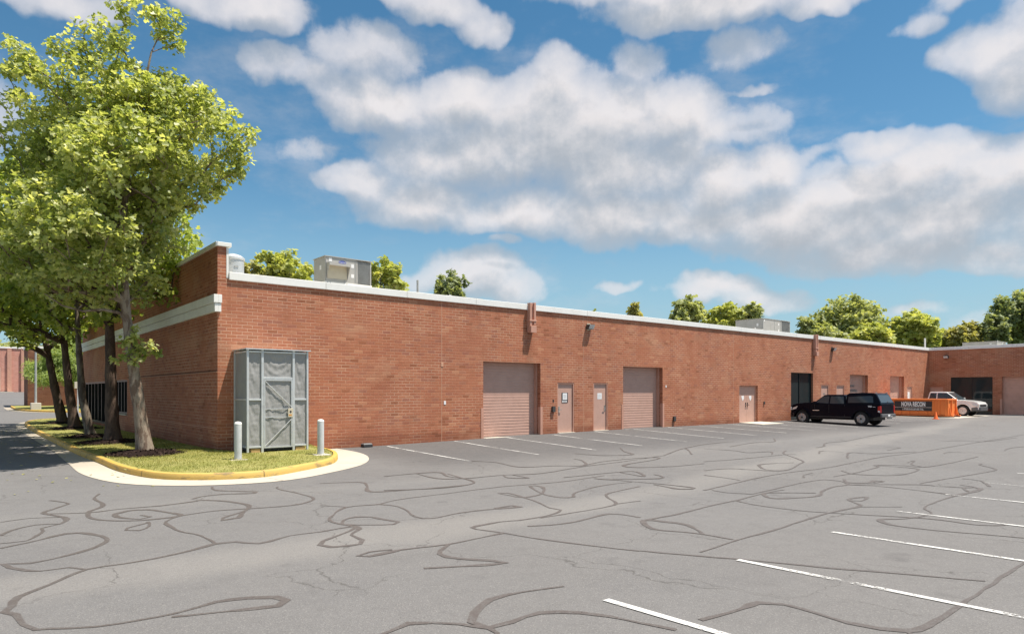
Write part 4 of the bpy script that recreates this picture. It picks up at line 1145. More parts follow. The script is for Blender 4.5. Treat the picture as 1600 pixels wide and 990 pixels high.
def pickup(name, x, y, z, rz, label, body_m, L, wf, wr, r, hz_, cab, shell, low_m, rimm, trd=False):
    """local +y is forward, y=0 the rear bumper; cab = (rear base, rear top, front top, front base, roof z)"""
    e = empty(name, (x, y, z), rz, label, 'pickup truck')
    HW = .93
    hood_z, belt = hz_
    cr, crt, cft, cfb, cz = cab[:5]
    def hw(yy, zz):
        v = HW - .035*max(0, (zz-.75)/.4) - (.03 if zz < .55 else 0)
        v -= .10*max(0, (yy-(L-.55))/.55)**1.6
        return v
    bot = .43
    P = [(.10, bot+.12), (.10, belt)]
    P += [(cr-.03, belt), (cr, belt+.01), (cfb-.02, hood_z+.06), (cfb+.4, hood_z+.03), (L-.45, hood_z-.03), (L-.17, hood_z-.10), (L-.09, hood_z-.22), (L-.08, .62), (L-.12, bot+.02)]
    P += [(wf+r+.09, bot-.05)] + [(q, t) for q, t in arc(wf, r, r+.085, 0, 180, 12) if t > bot-.04]
    P += [(wf-r-.09, bot-.06), (wr+r+.09, bot-.06)] + [(q, t) for q, t in arc(wr, r, r+.085, 0, 180, 12) if t > bot-.04]
    P += [(wr-r-.09, bot)]
    bm = B(); slab(bm, P, hw); bmesh.ops.recalc_face_normals(bm, faces=bm.faces)
    body = finish('body', bm, body_m, e, smooth=True, bevel=.022, seg=3, ang=30)
    def ch(yy, zz): return .885 - .17*max(0, min(1, (zz-belt)/(cz-belt)))
    bm = B(); slab(bm, [(cr, belt-.02), (crt, cz-.05), (crt+.1, cz), (cft-.15, cz), (cft, cz-.03), (cfb, belt-.02)], ch); bmesh.ops.recalc_face_normals(bm, faces=bm.faces)
    finish('cab', bm, body_m, e, smooth=True, bevel=.03, seg=3, ang=30)
    # glass
    t = .62*(cft-crt)
    lerp = lambda a, b, u: a+(b-a)*u
    z0, z1 = belt+.05, cz-.09
    f0, f1 = lerp(cfb, cft, (z0-belt)/(cz-belt))-.10, lerp(cfb, cft, (z1-belt)/(cz-belt))-.10
    r0, r1 = lerp(cr, crt, (z0-belt)/(cz-belt))+.10, lerp(cr, crt, (z1-belt)/(cz-belt))+.10
    mid = cab[5] if len(cab) > 5 else (r0+f0)/2
    for sd_ in (-1, 1):
        for pr in ([(r0, z0), (mid-.05, z0), (mid-.05, z1), (r1, z1)], [(mid+.03, z0), (f0, z0), (f1, z1), (mid+.03, z1)]):
            bm = B(); side_panel(bm, pr, ch, .006, sd_); bmesh.ops.recalc_face_normals(bm, faces=bm.faces); finish('side_window', bm, 'car_glass', e)
    bm = B(); o_ = .008
    def fr_(u, xx, rear=False):
        yb, yt = (cr, crt) if rear else (cfb, cft-.02)
        zz_ = lerp(belt, cz-.02, u); return (xx*(ch(0, zz_)-.07), lerp(yb, yt, u)+(-o_ if rear else o_), zz_+(.0 if rear else o_))
    quad(bm, fr_(.08,-1), fr_(.08,1), fr_(.93,1), fr_(.93,-1)); quad(bm, fr_(.15,-1,True), fr_(.15,1,True), fr_(.85,1,True), fr_(.85,-1,True))
    finish('windscreen', bm, 'car_glass', e)
    # door cuts, handles, mirrors
    bm = B()
    for sd_ in (-1, 1):
        for yy in (mid-.01, cfb-.18, cr+.06):
            side_panel(bm, [(yy, bot+.06), (yy+.012, bot+.06), (yy+.012, belt), (yy, belt)], hw, .002, sd_, .006)
        side_panel(bm, [(wr+r+.15, bot+.0), (wf-r-.12, bot+.0), (wf-r-.12, bot+.05), (wr+r+.15, bot+.05)], hw, .03, sd_, .06)
    split(finish('trim', bm, 'plastic', e))
    for sd_ in (-1, 1):
        for yy in (mid+.12, cr+.14):
            bm = B(); side_panel(bm, [(yy, belt-.13), (yy+.16, belt-.13), (yy+.16, belt-.095), (yy, belt-.095)], hw, .03, sd_, .03)
            finish('door_handle', bm, body_m, e, bevel=.008)
        bm = B(); xx = sd_*(HW+.02); box(bm, min(xx, xx+sd_*.19), max(xx, xx+sd_*.19), cfb-.34, cfb-.2, belt-.0, belt+.17); tube(bm, [(sd_*.86, cfb-.27, belt+.02), (sd_*1.0, cfb-.27, belt+.05)], .025, 6)
        finish('mirror', bm, body_m, e, bevel=.03)
        # flares
        for wy in (wf, wr):
            bm = B(); o1 = arc(wy, r, r+.15, 12, 168, 14); o2 = arc(wy, r, r+.075, 12, 168, 14)[::-1]
            side_panel(bm, o1+o2, hw, .035, sd_, .06); bmesh.ops.recalc_face_normals(bm, faces=bm.faces); finish('wheel_flare', bm, body_m if body_m == 'car_black' else body_m, e, bevel=.01)
        bm = B(); side_panel(bm, [(L-.52, hood_z-.16), (L-.2, hood_z-.27), (L-.16, hood_z-.40), (L-.42, hood_z-.33)], hw, .008, sd_, .03); 
        v = box(bm, sd_*.80-.09, sd_*.80+.09, L-.14, L-.06, hood_z-.40, hood_z-.24); finish('headlight', bm, 'lamp_clear', e, bevel=.01)
        bm = B(); box(bm, sd_*.86-.055, sd_*.86+.055, .07, .14, belt-.42, belt-.06); side_panel(bm, [(.10, belt-.42), (.22, belt-.38), (.22, belt-.08), (.10, belt-.06)], hw, .008, sd_, .03)
        finish('tail_light', bm, 'lamp_red', e, bevel=.01)
        bm = B(); side_panel(bm, [(.10, belt-.41), (.2, belt-.375), (.2, belt-.30), (.10, belt-.31)], hw, .011, sd_, .004); finish('reversing_light', bm, 'lamp_clear', e)
    bm = B(); box(bm, -.62, .62, L-.13, L-.055, .66, hood_z-.25); finish('grille', bm, 'plastic', e, bevel=.02)
    bm = B(); v = box(bm, -.90, .90, L-.28, L, .38, .64)
    for q in v:
        if q.co.y > L-.1: q.co.x *= .86
    for sd_ in (-1, 1): side_panel(bm, [(wf+r+.12, .38), (L-.2, .40), (L-.2, .66), (wf+r+.16, .60)], hw, .012, sd_, .05)
    finish('front_bumper', bm, low_m, e, bevel=.04)
    bm = B(); box(bm, -.88, .88, 0, .12, .48, .66); finish('rear_bumper', bm, 'chrome' if body_m == 'car_white' else 'plastic_grey', e, bevel=.03)
    bm = B(); box(bm, -.05, .05, -.16, .1, .40, .46); lathe(bm, [(.02,.46),(.02,.5),(.03,.53),(.001,.56)], (0,-.13,0), 10); finish('tow_hitch', bm, 'galv_dull', e)
    bm = B(); box(bm, -.78, .78, .085, .098, .7, belt-.03); finish('tailgate', bm, body_m, e, bevel=.02)
    bm = B(); box(bm, -.14, .14, -.004, -.001, .53, .63); finish('number_plate', bm, 'paper', e)
    bm = B(); box(bm, -.75, .75, .5, L-.6, .30, .46); box(bm, -.8, .8, wf-.06, wf+.06, r-.06, r+.06); box(bm, -.8, .8, wr-.06, wr+.06, r-.07, r+.07); finish('chassis', bm, 'plastic', e)
    bm = B()
    for wy in (wf, wr): box(bm, -.70, .70, wy-r-.05, wy+r+.05, .46, r+r+.10)
    split(finish('wheel_well', bm, 'black', e))
    for wy in (wf, wr):
        for sd_ in (-1, 1): wheel(e, sd_*(HW-.12), wy, r, sd_, rimm)
    if shell:
        st, sz = shell
        def sh(yy, zz): return .90 - .13*max(0, (zz-belt)/(sz-belt))
        bm = B(); slab(bm, [(.07, belt+.005), (.09, belt+.1), (.36, sz-.06), (.5, sz-.01), (1.1, sz+.01), (st-.12, sz-.02), (st, sz-.10), (st, belt+.005)], sh); bmesh.ops.recalc_face_normals(bm, faces=bm.faces)
        cap = finish('camper_shell', bm, body_m, e, smooth=True, bevel=.02, seg=3, ang=30)
        for sd_ in (-1, 1):
            bm = B(); side_panel(bm, [(.46, belt+.12), (st-.1, belt+.10), (st-.1, sz-.22), (.62, sz-.16), (.5, sz-.2)], sh, .006, sd_); finish('side_window', bm, 'car_glass', cap)
        bm = B()
        def rq(u, xx): zz_ = lerp(belt+.1, sz-.06, u); return (xx*(sh(0, zz_)-.09), lerp(.09, .36, u)-.012, zz_)
        quad(bm, rq(.06,-1), rq(.06,1), rq(.9,1), rq(.9,-1)); finish('rear_window', bm, 'car_glass', cap)
        bm = B(); box(bm, -.06, .06, .07, .085, belt+.14, belt+.18); finish('latch', bm, 'chrome', cap)
        for sd_ in (-1, 1):
            bm = B(); box(bm, sd_*.69-.03, sd_*.69+.03, .36, .44, sz-.03, sz+.03); finish('marker', bm, 'chrome', cap, bevel=.01)
    if trd:
        for sd_ in (-1, 1):
            t_ = text_mesh('TRD', .11, 'decal', 'white_ink', ex=.001, bold=.006); t_.data.transform(Matrix.Translation((sd_*(hw(.7, 1.05)+.006), .62, belt-.09)) @ Matrix.Rotation(sd_*PI/2, 4, 'Z') @ Matrix.Rotation(PI/2, 4, 'X')); t_.parent = e
            bm = B(); side_panel(bm, [(.34, belt-.12), (.47, belt-.12), (.47, belt-.10), (.34, belt-.10)], hw, .006, sd_, .003); finish('decal', bm, 'white_ink', e)
            bm = B(); side_panel(bm, [(wf-r-.62, belt-.36), (wf-r-.24, belt-.36), (wf-r-.24, belt-.33), (wf-r-.62, belt-.33)], hw, .008, sd_, .006); finish('badge', bm, 'chrome', e)
    return e
pickup('pickup_truck', 39.15, 15.35, gz(39, 17.5)-.03, 0, 'black crew cab pickup with a matching camper shell, parked nose to the brick wall', 'car_black',
       5.2, 4.4, 1.08, .385, (1.20, 1.15), (1.92, 2.02, 3.2, 3.85, 1.70, 2.86), (1.90, 1.80), 'plastic', 'alloy', True)
wt = pickup('pickup_truck', 56.0, 20.72, gz(55.5, 17.5), PI, 'white extended cab pickup parked behind the orange dumpster', 'car_white',
       5.05, 4.0, .95, .385, (1.08, 1.12), (1.72, 1.82, 2.95, 3.75, 1.72, 2.35), None, 'plastic_grey', 'galv', False)

# ============================================================ ORANGE DUMPSTER AND CONE
dx0, dx1, dy0, dy1 = 51.7, 53.35, 16.62, 20.5; dzb = gz(52, 18)+.012
dm = empty('dumpster', (dx0, dy0, dzb), 0, 'low orange roll-off dumpster with black name panels standing in front of the white pickup', 'dumpster')
DW, DL, DH = dx1-dx0, dy1-dy0, 1.14
bm = B(); t = .05
box(bm, 0, t, 0, DL, .16, DH); box(bm, DW-t, DW, 0, DL, .16, DH); box(bm, t, DW-t, DL-t, DL, .16, DH); box(bm, t, DW-t, 0, t, .16, DH); box(bm, t, DW-t, t, DL-t, .16, .2)
finish('bin', bm, 'orange_paint', dm)
bm = B(); box(bm, -.07, .06, -.07, DL+.07, DH, DH+.09); box(bm, DW-.06, DW+.07, -.07, DL+.07, DH, DH+.09); box(bm, .06, DW-.06, -.07, .06, DH, DH+.09); box(bm, .06, DW-.06, DL-.06, DL+.07, DH, DH+.09)
finish('rim', bm, 'orange_paint', dm, bevel=.02)
bm = B()
for y in (.0, .42, .78, 3.3, 3.75): box(bm, -.07, -.002, y, y+.09, .14, DH-.002)
for y in (1.2, 1.75, 2.3, 2.85): box(bm, -.06, -.002, y, y+.08, .14, .37)
for x in (.0, .72, DW-.1): box(bm, x, x+.1, -.08, -.002, .14, DH-.002)
for y in (.4, 1.2, 2., 2.8, 3.6): box(bm, DW+.002, DW+.07, y, y+.09, .14, DH-.002)
split(finish('rib', bm, 'orange_paint', dm, bevel=.008))
bm = B(); box(bm, -.04, DW+.04, -.05, DL+.03, .06, .139); finish('bottom_rail', bm, 'orange_paint', dm, bevel=.01)
bm = B()
for x in (.2, DW-.35):
    box(bm, x, x+.12, -.35, DL+.1, .0, .058)
split(finish('skid', bm, 'dark_metal', dm))
for x in (.12, DW-.18):
    bm = B(); v = box(bm, x, x+.06, -.26, -.082, .06, .70)
    v[4].co.y = v[5].co.y = -.11
    box(bm, x-.04, x+.10, -.34, -.275, .03, .14); finish('hoist_bracket', bm, 'orange_paint', dm, bevel=.01)
bm = B(); box(bm, -.085, -.0725, .88, 3.25, .66, 1.05); finish('name_panel', bm, 'panel_black', dm)
bm = B(); box(bm, -.085, -.0725, .88, 3.25, .40, .62); finish('name_panel', bm, 'panel_black', dm)
t_ = text_mesh('NOVA RECON', .42, 'lettering', 'white_ink', ex=.002, bold=.02, sx=.56)
t_.data.transform(Matrix.Translation((-.089, 2.05, .845)) @ Matrix.Rotation(-PI/2, 4, 'Z') @ Matrix.Rotation(PI/2, 4, 'X')); t_.parent = dm
bm = B(); random.seed(2)
for zr, ya, yb2 in ((.545, 1.45, 2.7), (.475, 1.4, 2.75)):
    y = ya
    while y < yb2:
        l_ = random.uniform(.03, .055); box(bm, -.089, -.0855, y, y+l_, zr-.022, zr+.022); y += l_+random.choice((.015, .015, .05))
finish('small_print', bm, 'white_ink', dm)
bm = B(); box(bm, -.089, -.0855, .9, 3.23, .632, .648); finish('panel_stripe', bm, 'white_ink', dm)
cn = empty('traffic_cone', (48.9, 16.35, gz(48.9, 16.35)), 0, 'orange traffic cone standing on the asphalt before the dumpster', 'traffic cone')
bm = B(); box(bm, -.17, .17, -.17, .17, 0, .03); finish('base', bm, 'cone_orange', cn, bevel=.015)
bm = B(); lathe(bm, [(.135,.031),(.12,.06),(.03,.47),(.024,.48),(.001,.482)], n=20); finish('cone', bm, 'cone_orange', cn, smooth=True)

# lamp post and sign on the far island
lp = empty('lamp_post', (5.0, 64.3, gz(5, 64.3)+.12), 0, 'slim grey lamp post on a square concrete footing at the far grass island', 'lamp post')
bm = B(); box(bm, -.33, .33, -.33, .33, -.1, .55); finish('footing', bm, 'concrete', lp, bevel=.03)
bm = B(); tube(bm, [(0,0,.55),(0,0,7.2)], [.085,.06], 12); finish('pole', bm, 'galv_dull', lp, smooth=True)
bm = B(); box(bm, -.7, .1, -.12, .12, 7.2, 7.34); finish('lamp_head', bm, 'dark_metal', lp, bevel=.02)
sg = empty('sign_post', (7.25, 59.9, gz(7.25, 59.9)), 0, 'small blank sign on a thin grey post seen between the tree trunks', 'sign')
bm = B(); box(bm, -.05, .05, -.02, .02, -.2, 2.2); split(finish('post', bm, 'galv', sg))
bm = B(); box(bm, -.22, .22, -.04, -.021, 1.85, 2.35); finish('plate', bm, 'beige', sg, bevel=.01)

# ============================================================ TREES
def skeleton(trunk, targets, rng, maxd=None):
    """trunk: list of (x,y,z). grows one branch chain per target from the best existing node"""
    pos = [np.array(p, float) for p in trunk]; par = [-1]+list(range(len(trunk)-1)); istrunk = [True]*len(trunk)
    order = sorted(targets, key=lambda t: min(np.linalg.norm(np.array(t)-p) for p in pos[len(trunk)//4:]))
    tips = []
    for t in order:
        t = np.array(t); P = np.array(pos); dv = t-P; dist = np.linalg.norm(dv, axis=1)
        hd = np.hypot(dv[:, 0], dv[:, 1])
        cost = dist + np.where(dv[:, 2] < .25*hd, 1.5+(.25*hd-dv[:, 2])*1.2, 0)
        cost[:max(1, int(len(trunk)*.35))] += 5
        i = int(np.argmin(cost)); p = P[i]; L = dist[i]
        if L < .15: tips.append(i); continue
        n = max(2, int(L/.45)); last = i
        ctrl = p+(t-p)*.5+np.array([0, 0, .12*L])+rng.normal(0, .06*L, 3)
        for k in range(1, n+1):
            u = k/n; q = (1-u)**2*p+2*u*(1-u)*ctrl+u*u*t
            pos.append(q); par.append(last); istrunk.append(False); last = len(pos)-1
        tips.append(last)
    cnt = np.zeros(len(pos))
    for i in tips:
        while i >= 0: cnt[i] += 1; i = par[i]
    return pos, par, cnt, istrunk
def leaf_mesh(name, centers, spread, n_per, size, rng, m, parent, shape='maple', droop=.2, flat=0.35, obj_loc=None):
    C_ = np.repeat(np.array(centers), n_per, axis=0); N = len(C_)
    spread = np.repeat(np.array(spread), n_per) if hasattr(spread, '__len__') else np.full(N, spread)
    d = rng.normal(0, 1, (N, 3)); d /= np.linalg.norm(d, axis=1)[:, None]; rr = rng.uniform(0, 1, N)**.45
    Pp = C_+d*(rr*spread)[:, None]*np.array([1, 1, .8])
    nrm = rng.normal(0, 1, (N, 3)); nrm[:, 2] = np.abs(nrm[:, 2])*1.1+flat; nrm += d*.5; nrm /= np.linalg.norm(nrm, axis=1)[:, None]
    a = rng.normal(0, 1, (N, 3)); a[:, 2] -= droop; tx = a-nrm*np.sum(a*nrm, 1)[:, None]; tx /= np.linalg.norm(tx, axis=1)[:, None]
    ty = np.cross(nrm, tx); s = size*rng.uniform(.6, 1.25, N)
    if shape == 'maple':
        half = [(0,0,0),(.12,.42,.10),(.38,.52,.14),(.48,.26,.06),(.95,.30,.10),(1.05,0,0)]
        fl = [half, [(x, -y, z) for x, y, z in half[::-1]]]
    elif shape == 'oval':
        fl = [[(0,0,0),(.3,.3,.08),(.8,.22,.05),(1,0,-.04)], [(1,0,-.04),(.8,-.22,.05),(.3,-.3,.08),(0,0,0)]]
    elif shape == 'spray':
        fl = [[(0,0,0),(.25,.4,.1),(.5,.2,0),(.7,.45,.05),(1,0,0),(.65,-.4,.05),(.5,-.15,0),(.2,-.42,.1)]]
    elif shape == 'needle':
        fl = [[(0,.03,0),(1,.05,-.1),(1,-.05,-.1),(0,-.03,0)]]
    elif shape == 'blade':
        fl = [[(0,-.09,0),(.55,-.05,.1),(1,0,.35),(.55,.05,.1),(0,.09,0)]]
    vs_ = []; faces = 0
    for poly in fl:
        for x, y, z in poly: vs_.append(Pp+tx*(s*x)[:, None]+ty*(s*y)[:, None]+nrm*(s*z)[:, None])
    V = np.stack(vs_, 1).reshape(-1, 3); nv = sum(len(p) for p in fl)
    sizes = [len(p) for p in fl]
    me = bpy.data.meshes.new(name); me.vertices.add(len(V)); me.vertices.foreach_set('co', V.astype(np.float32).ravel())
    me.loops.add(len(V)); me.loops.foreach_set('vertex_index', np.arange(len(V), dtype=np.int32))
    tot = np.tile(np.array(sizes, dtype=np.int32), N); st = np.concatenate([[0], np.cumsum(tot)[:-1]]).astype(np.int32)
    me.polygons.add(len(tot)); me.polygons.foreach_set('loop_start', st); me.polygons.foreach_set('loop_total', tot)
    me.update(calc_edges=True); me.validate()
    clr = rng.uniform(-.22, .22, len(centers)); r = np.clip(np.repeat(clr, n_per)+rng.beta(2, 2, N), 0, 1)
    at = me.attributes.new('rnd', 'FLOAT', 'FACE'); at.data.foreach_set('value', np.repeat(r, len(fl)).astype(np.float32))
    me.materials.append(M[m]); o = bpy.data.objects.new(name, me); COL.objects.link(o)
    if parent: o.parent = parent
    if obj_loc is not None: o.location = obj_loc
    return o
def crown_points(ell, n, rng, shellbias=.35, gap=.5, seed=0, mind=.42):
    out = []; w_ = np.array([e[3]*e[4]*e[5] for e in ell]); w_ = w_/w_.sum(); tries = 0
    while len(out) < n and tries < n*60:
        tries += 1
        e = ell[rng.choice(len(ell), p=w_)]; d = rng.normal(0, 1, 3); d /= np.linalg.norm(d); r = rng.uniform(shellbias**3, 1)**(1/3)
        p = np.array(e[:3])+d*r*np.array(e[3:6])
        if mnoise.noise(Vector(p*.55)+Vector((seed*7.1, 3, 1))) < -gap*.5+rng.uniform(-.12, .12) and gap > 0: continue
        if out and mind > 0 and np.min(np.linalg.norm(np.array(out)-p, axis=1)) < mind*rng.uniform(.5, 1): continue
        out.append(p)
    return out
def tree(name, label, x, y, z, trunk, r0, ell, nc, per, size, leaf_m, bark_m, seed, spread=.42, shape='maple', group=None, gap=.5, extra=(), mind=.42, flare=1.5, sides=10, cat='tree', minr=.012, expn=.5, shellbias=.35, droop=.2):
    rng = np.random.default_rng(seed); e = empty(name, (x, y, z), 0, label, cat, group)
    tg = crown_points(ell, nc, rng, shellbias, gap, seed, mind)
    tr = []
    for (ax, ay, az), (bx_, by_, bz_) in zip(trunk, trunk[1:]):
        n = max(1, int(abs(bz_-az)/.4))
        for k in range(n): u = k/n; tr.append((ax+(bx_-ax)*u, ay+(by_-ay)*u, az+(bz_-az)*u))
    tr.append(trunk[-1])
    pos, par, cnt, ist = skeleton(tr, tg+[np.array(q) for q in extra], rng)
    top = max(cnt[0], 1); R = np.maximum(minr, r0*(np.maximum(cnt, .6)/top)**expn)
    nT = len(tr); H = tr[-1][2]-tr[0][2]
    bm = B(); rad_t = []
    for i in range(nT):
        h = (tr[i][2]-tr[0][2]); rr = r0*(1-.88*(h/H)**.85)
        rr *= 1+(flare-1)*math.exp(-h/.28)
        rad_t.append(rr)
    mnx = lambda i: 1+.07*math.sin(i*2.3+seed)
    tube(bm, [tr[i] for i in range(nT)], [rad_t[i]*mnx(i) for i in range(nT)], sides)
    finish('trunk', bm, bark_m, e, smooth=True, ang=60)
    bm = B()
    ch = {}
    for i, p in enumerate(par):
        if p >= 0: ch.setdefault(p, []).append(i)
    done = set(range(nT))
    for i in range(nT, len(pos)):
        if i in done: continue
        chain = [par[i], i]; done.add(i); c = i
        while True:
            nx = [k for k in ch.get(c, []) if k not in done]
            if not nx: break
            c = max(nx, key=lambda k: cnt[k]); chain.append(c); done.add(c)
        Rr = [min(R[k], rad_t[k]*.75 if k < nT else 9) for k in chain]; Rr[0] = min(Rr[0], Rr[1]*1.15); Rr[-1] = minr*.6
        tube(bm, [tuple(pos[k]) for k in chain], Rr, 5, cap=False)
    finish('limbs', bm, bark_m, e, smooth=True, ang=60)
    sp = [spread*rng.uniform(.7, 1.25) for _ in tg]
    leaf_mesh('crown', tg, sp, per, size, rng, leaf_m, e, shape, droop=droop)
    return e
gtree = lambda x, y: gz(x, y)+.15
# row of plane trees on the kerbside lawn (nearest first)
T0 = tree('plane_tree', 'nearest and tallest plane tree, pale mottled trunk, leaning in front of the brick corner', 4.18, 21.2, gtree(4.2, 21.2),
     [(0,0,-.1),(-.16,.02,1.3),(-.34,.05,2.7),(-.50,.06,4.2),(-.58,0,6.2),(-.45,-.1,8),(-.15,-.2,9.8),(.1,-.2,11.2)], .20,
     [(r_*.77, -r_*.64, z_, a_, b_, c_) for r_, z_, a_, b_, c_ in ((1.35,8.7,1.35,1.3,1.75),(-.5,8.0,1.9,1.9,2.6),(.15,6.9,.8,.9,.9),(-.1,11.2,.95,1.1,1.4),(-1.7,10.4,.95,1.1,1.35),(-3.2,9.2,1.0,1.2,1.7),(-2.9,6.7,1.8,1.9,1.9),(-.3,5.7,.8,.9,.8),(-1.4,5.1,1.8,1.7,.95),(.5,9.9,1.0,1,1.0),(.5,11.6,.45,.5,.8),(-1.4,11.9,.6,.6,.6),(-3.5,10.9,.7,.7,.7),(-.5,12.5,.5,.5,.5),(2.4,8.9,.5,.6,.9))]+[(-1.1,-1.2,6.2,1.3,1.0,1.0),(-.9,-1.5,7.6,1.5,1.0,1.4),(-1.7,-1.3,5.7,1.6,1.1,1.1)],
     620, 54, .128, 'leaf_plane', 'bark_plane', 5, spread=.37, gap=.72, mind=.33, group='plane trees planted along the kerb')
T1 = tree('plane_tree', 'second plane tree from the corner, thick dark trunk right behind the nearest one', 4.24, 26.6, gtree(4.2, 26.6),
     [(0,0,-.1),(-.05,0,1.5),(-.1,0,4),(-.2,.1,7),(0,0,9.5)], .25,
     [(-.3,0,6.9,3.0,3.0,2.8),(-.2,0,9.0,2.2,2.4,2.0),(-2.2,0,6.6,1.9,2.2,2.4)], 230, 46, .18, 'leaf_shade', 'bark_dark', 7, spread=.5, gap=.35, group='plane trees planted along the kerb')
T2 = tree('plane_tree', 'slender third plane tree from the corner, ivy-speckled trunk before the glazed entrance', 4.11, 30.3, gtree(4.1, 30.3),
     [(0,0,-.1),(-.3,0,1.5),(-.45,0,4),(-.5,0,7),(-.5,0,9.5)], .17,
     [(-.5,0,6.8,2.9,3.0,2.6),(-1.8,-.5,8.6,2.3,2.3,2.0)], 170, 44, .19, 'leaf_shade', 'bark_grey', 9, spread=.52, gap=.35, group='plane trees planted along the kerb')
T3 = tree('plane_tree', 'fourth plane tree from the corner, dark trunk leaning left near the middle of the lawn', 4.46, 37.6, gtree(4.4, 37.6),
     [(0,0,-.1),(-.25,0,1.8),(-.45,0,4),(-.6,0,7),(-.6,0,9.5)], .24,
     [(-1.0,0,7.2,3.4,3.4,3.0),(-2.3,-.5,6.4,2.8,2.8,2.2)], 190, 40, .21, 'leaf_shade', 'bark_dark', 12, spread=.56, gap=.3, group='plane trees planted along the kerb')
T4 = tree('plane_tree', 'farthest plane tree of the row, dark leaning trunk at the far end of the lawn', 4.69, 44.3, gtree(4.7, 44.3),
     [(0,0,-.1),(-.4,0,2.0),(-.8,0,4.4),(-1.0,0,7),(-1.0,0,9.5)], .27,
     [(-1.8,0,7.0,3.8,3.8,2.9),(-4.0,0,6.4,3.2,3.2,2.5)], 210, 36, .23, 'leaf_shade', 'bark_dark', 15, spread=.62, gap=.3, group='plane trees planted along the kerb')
# a tuft of leafy shoots low on the nearest trunk, and a low bare limb
rng = np.random.default_rng(3)
tips = [(-.28+rng.normal(0,.16), -.1+rng.normal(0,.15), 2.9+rng.normal(0,.30)) for _ in range(14)]
leaf_mesh('shoots', tips, .16, 20, .125, rng, 'leaf_plane', T0)
bm = B(); tube(bm, [(-.45,.06,3.7),(-.62,.12,3.92),(-1.0,.3,4.0),(-1.45,.4,3.93),(-1.9,.5,4.05),(-2.3,.55,4.35)], [.07,.05,.04,.03,.022,.012], 7); finish('low_limb', bm, 'bark_plane', T0, smooth=True)

# conifer behind, hanging over the far island
tree('conifer_tree', 'soft pale green pine with drooping boughs by the far red brick building', 8.6, 67.5, gz(8, 67)+.1,
     [(0,0,-.1),(0,0,3),(0,0,6.5)], .2, [(0,-1,3.2,4.0,2.6,1.3),(-1.8,-1,2.9,2.6,2,.8),(.3,-1,4.6,3.3,2.2,1.2),(1.4,-.5,5.9,2.4,2,1.2)], 220, 200, .42, 'needle', 'bark_grey', 21, spread=.62, shape='needle', gap=.5, droop=1.2)

# trees beyond the buildings: (pixel-free) positions, crown ellipsoids in metres
def bg(label, az_x, dist, z_top, width, kind, seed, n=110, group='trees rising behind the warehouse roof', squash=.5, gap=.8, name='broadleaf_tree', depth=None):
    """az_x: horizontal tangent off the view axis; dist: depth along it; crown top height and width"""
    x = (FW[0]+RT[0]*az_x)*dist; y = (FW[1]+RT[1]*az_x)*dist
    r = width/2; rz = max(r*.75, 2.2); zc = z_top-rz
    rng = np.random.default_rng(seed)
    ell = [(0,0,zc,r*.8,r*.8,rz)]
    for _ in range(4):
        a = rng.uniform(0, 2*PI); q = rng.uniform(.3, .62)*r
        ell.append((q*math.cos(a), q*math.sin(a), zc+rng.uniform(-.5, .35)*rz, r*.5, r*.5, rz*rng.uniform(.45, .6)))
    return tree(name, label, x, y, 0, [(0,0,-.3),(rng.normal(0,.2),0,zc*.5),(rng.normal(0,.3),0,zc+rz*.5)], .10+.025*width, ell, int(n*1.6), 24, .24+.011*dist/3, kind, 'bark_grey', seed, spread=max(.42, width*.072), shape='spray', group=group, gap=gap, mind=.3, sides=7, minr=.03)
def hor(px): return (px-800)/1060.
def zt(py, d): return 1.75+(612-py)*d/1060.
for (lab, px, d, py, wpx, kind, sd_, n) in [
    ('sparse purple-leaved tree top showing above the end parapet', 256, 60, 384, 42, 'leaf_purple', 31, 26),
    ('thin green tree top just right of the exhaust fan', 392, 56, 398, 48, 'leaf_olive', 33, 26),
    ('bright open-crowned tree left of the logo rooftop unit', 448, 58, 393, 100, 'leaf_lime', 34, 58),
    ('bright open-crowned tree right of the logo rooftop unit', 598, 62, 404, 85, 'leaf_lime', 35, 52),
    ('small dark green tree top standing alone before the white cloud', 705, 78, 424, 66, 'leaf_dark', 36, 60),
    ('tiny tree tip peeping over the coping above the black flood light', 925, 90, 478, 26, 'leaf_lime', 37, 14),
    ('tiny round tree top showing alone in the middle of the roof line', 992, 95, 475, 24, 'leaf_olive', 38, 26),
    ('loose light green tree, leftmost of the clump beside the large grey rooftop unit', 1074, 92, 466, 62, 'leaf_mid', 39, 46),
    ('bright yellow-green tree in the middle of the clump beside the large grey rooftop unit', 1128, 95, 474, 78, 'leaf_lime', 40, 80),
    ('pointed green tree touching the left side of the large grey rooftop unit', 1176, 92, 470, 38, 'leaf_mid', 41, 40),
    ('biggest round grey-green tree behind the roof, left of the lime green tree', 1322, 105, 464, 128, 'leaf_mid', 42, 230),
    ('small green tree at the left foot of the biggest round tree', 1262, 100, 494, 36, 'leaf_mid', 43, 36),
    ('lime green tree right of the biggest round tree', 1420, 96, 488, 96, 'leaf_lime', 44, 150),
    ('lower lime green tree in front of the biggest round tree', 1362, 92, 506, 74, 'leaf_lime', 45, 90),
    ('low mid green tree at the left below the biggest round tree', 1290, 98, 508, 78, 'leaf_mid', 53, 80),
    ('small lime tree filling the dip right of the lime green tree', 1462, 103, 513, 62, 'leaf_lime', 54, 70),
    ('low olive green tree behind the corner of the two roofs', 1508, 100, 505, 78, 'leaf_olive', 46, 130),
    ('tall dark green tree at the right edge above the shaded wing', 1592, 104, 458, 105, 'leaf_dark', 47, 220),
    ('medium dark green tree between the olive tree and the tall dark one', 1550, 98, 494, 48, 'leaf_dark', 48, 70)]:
    bg(lab, hor(px), d, zt(py, d), wpx*d/1060., kind, sd_, n)
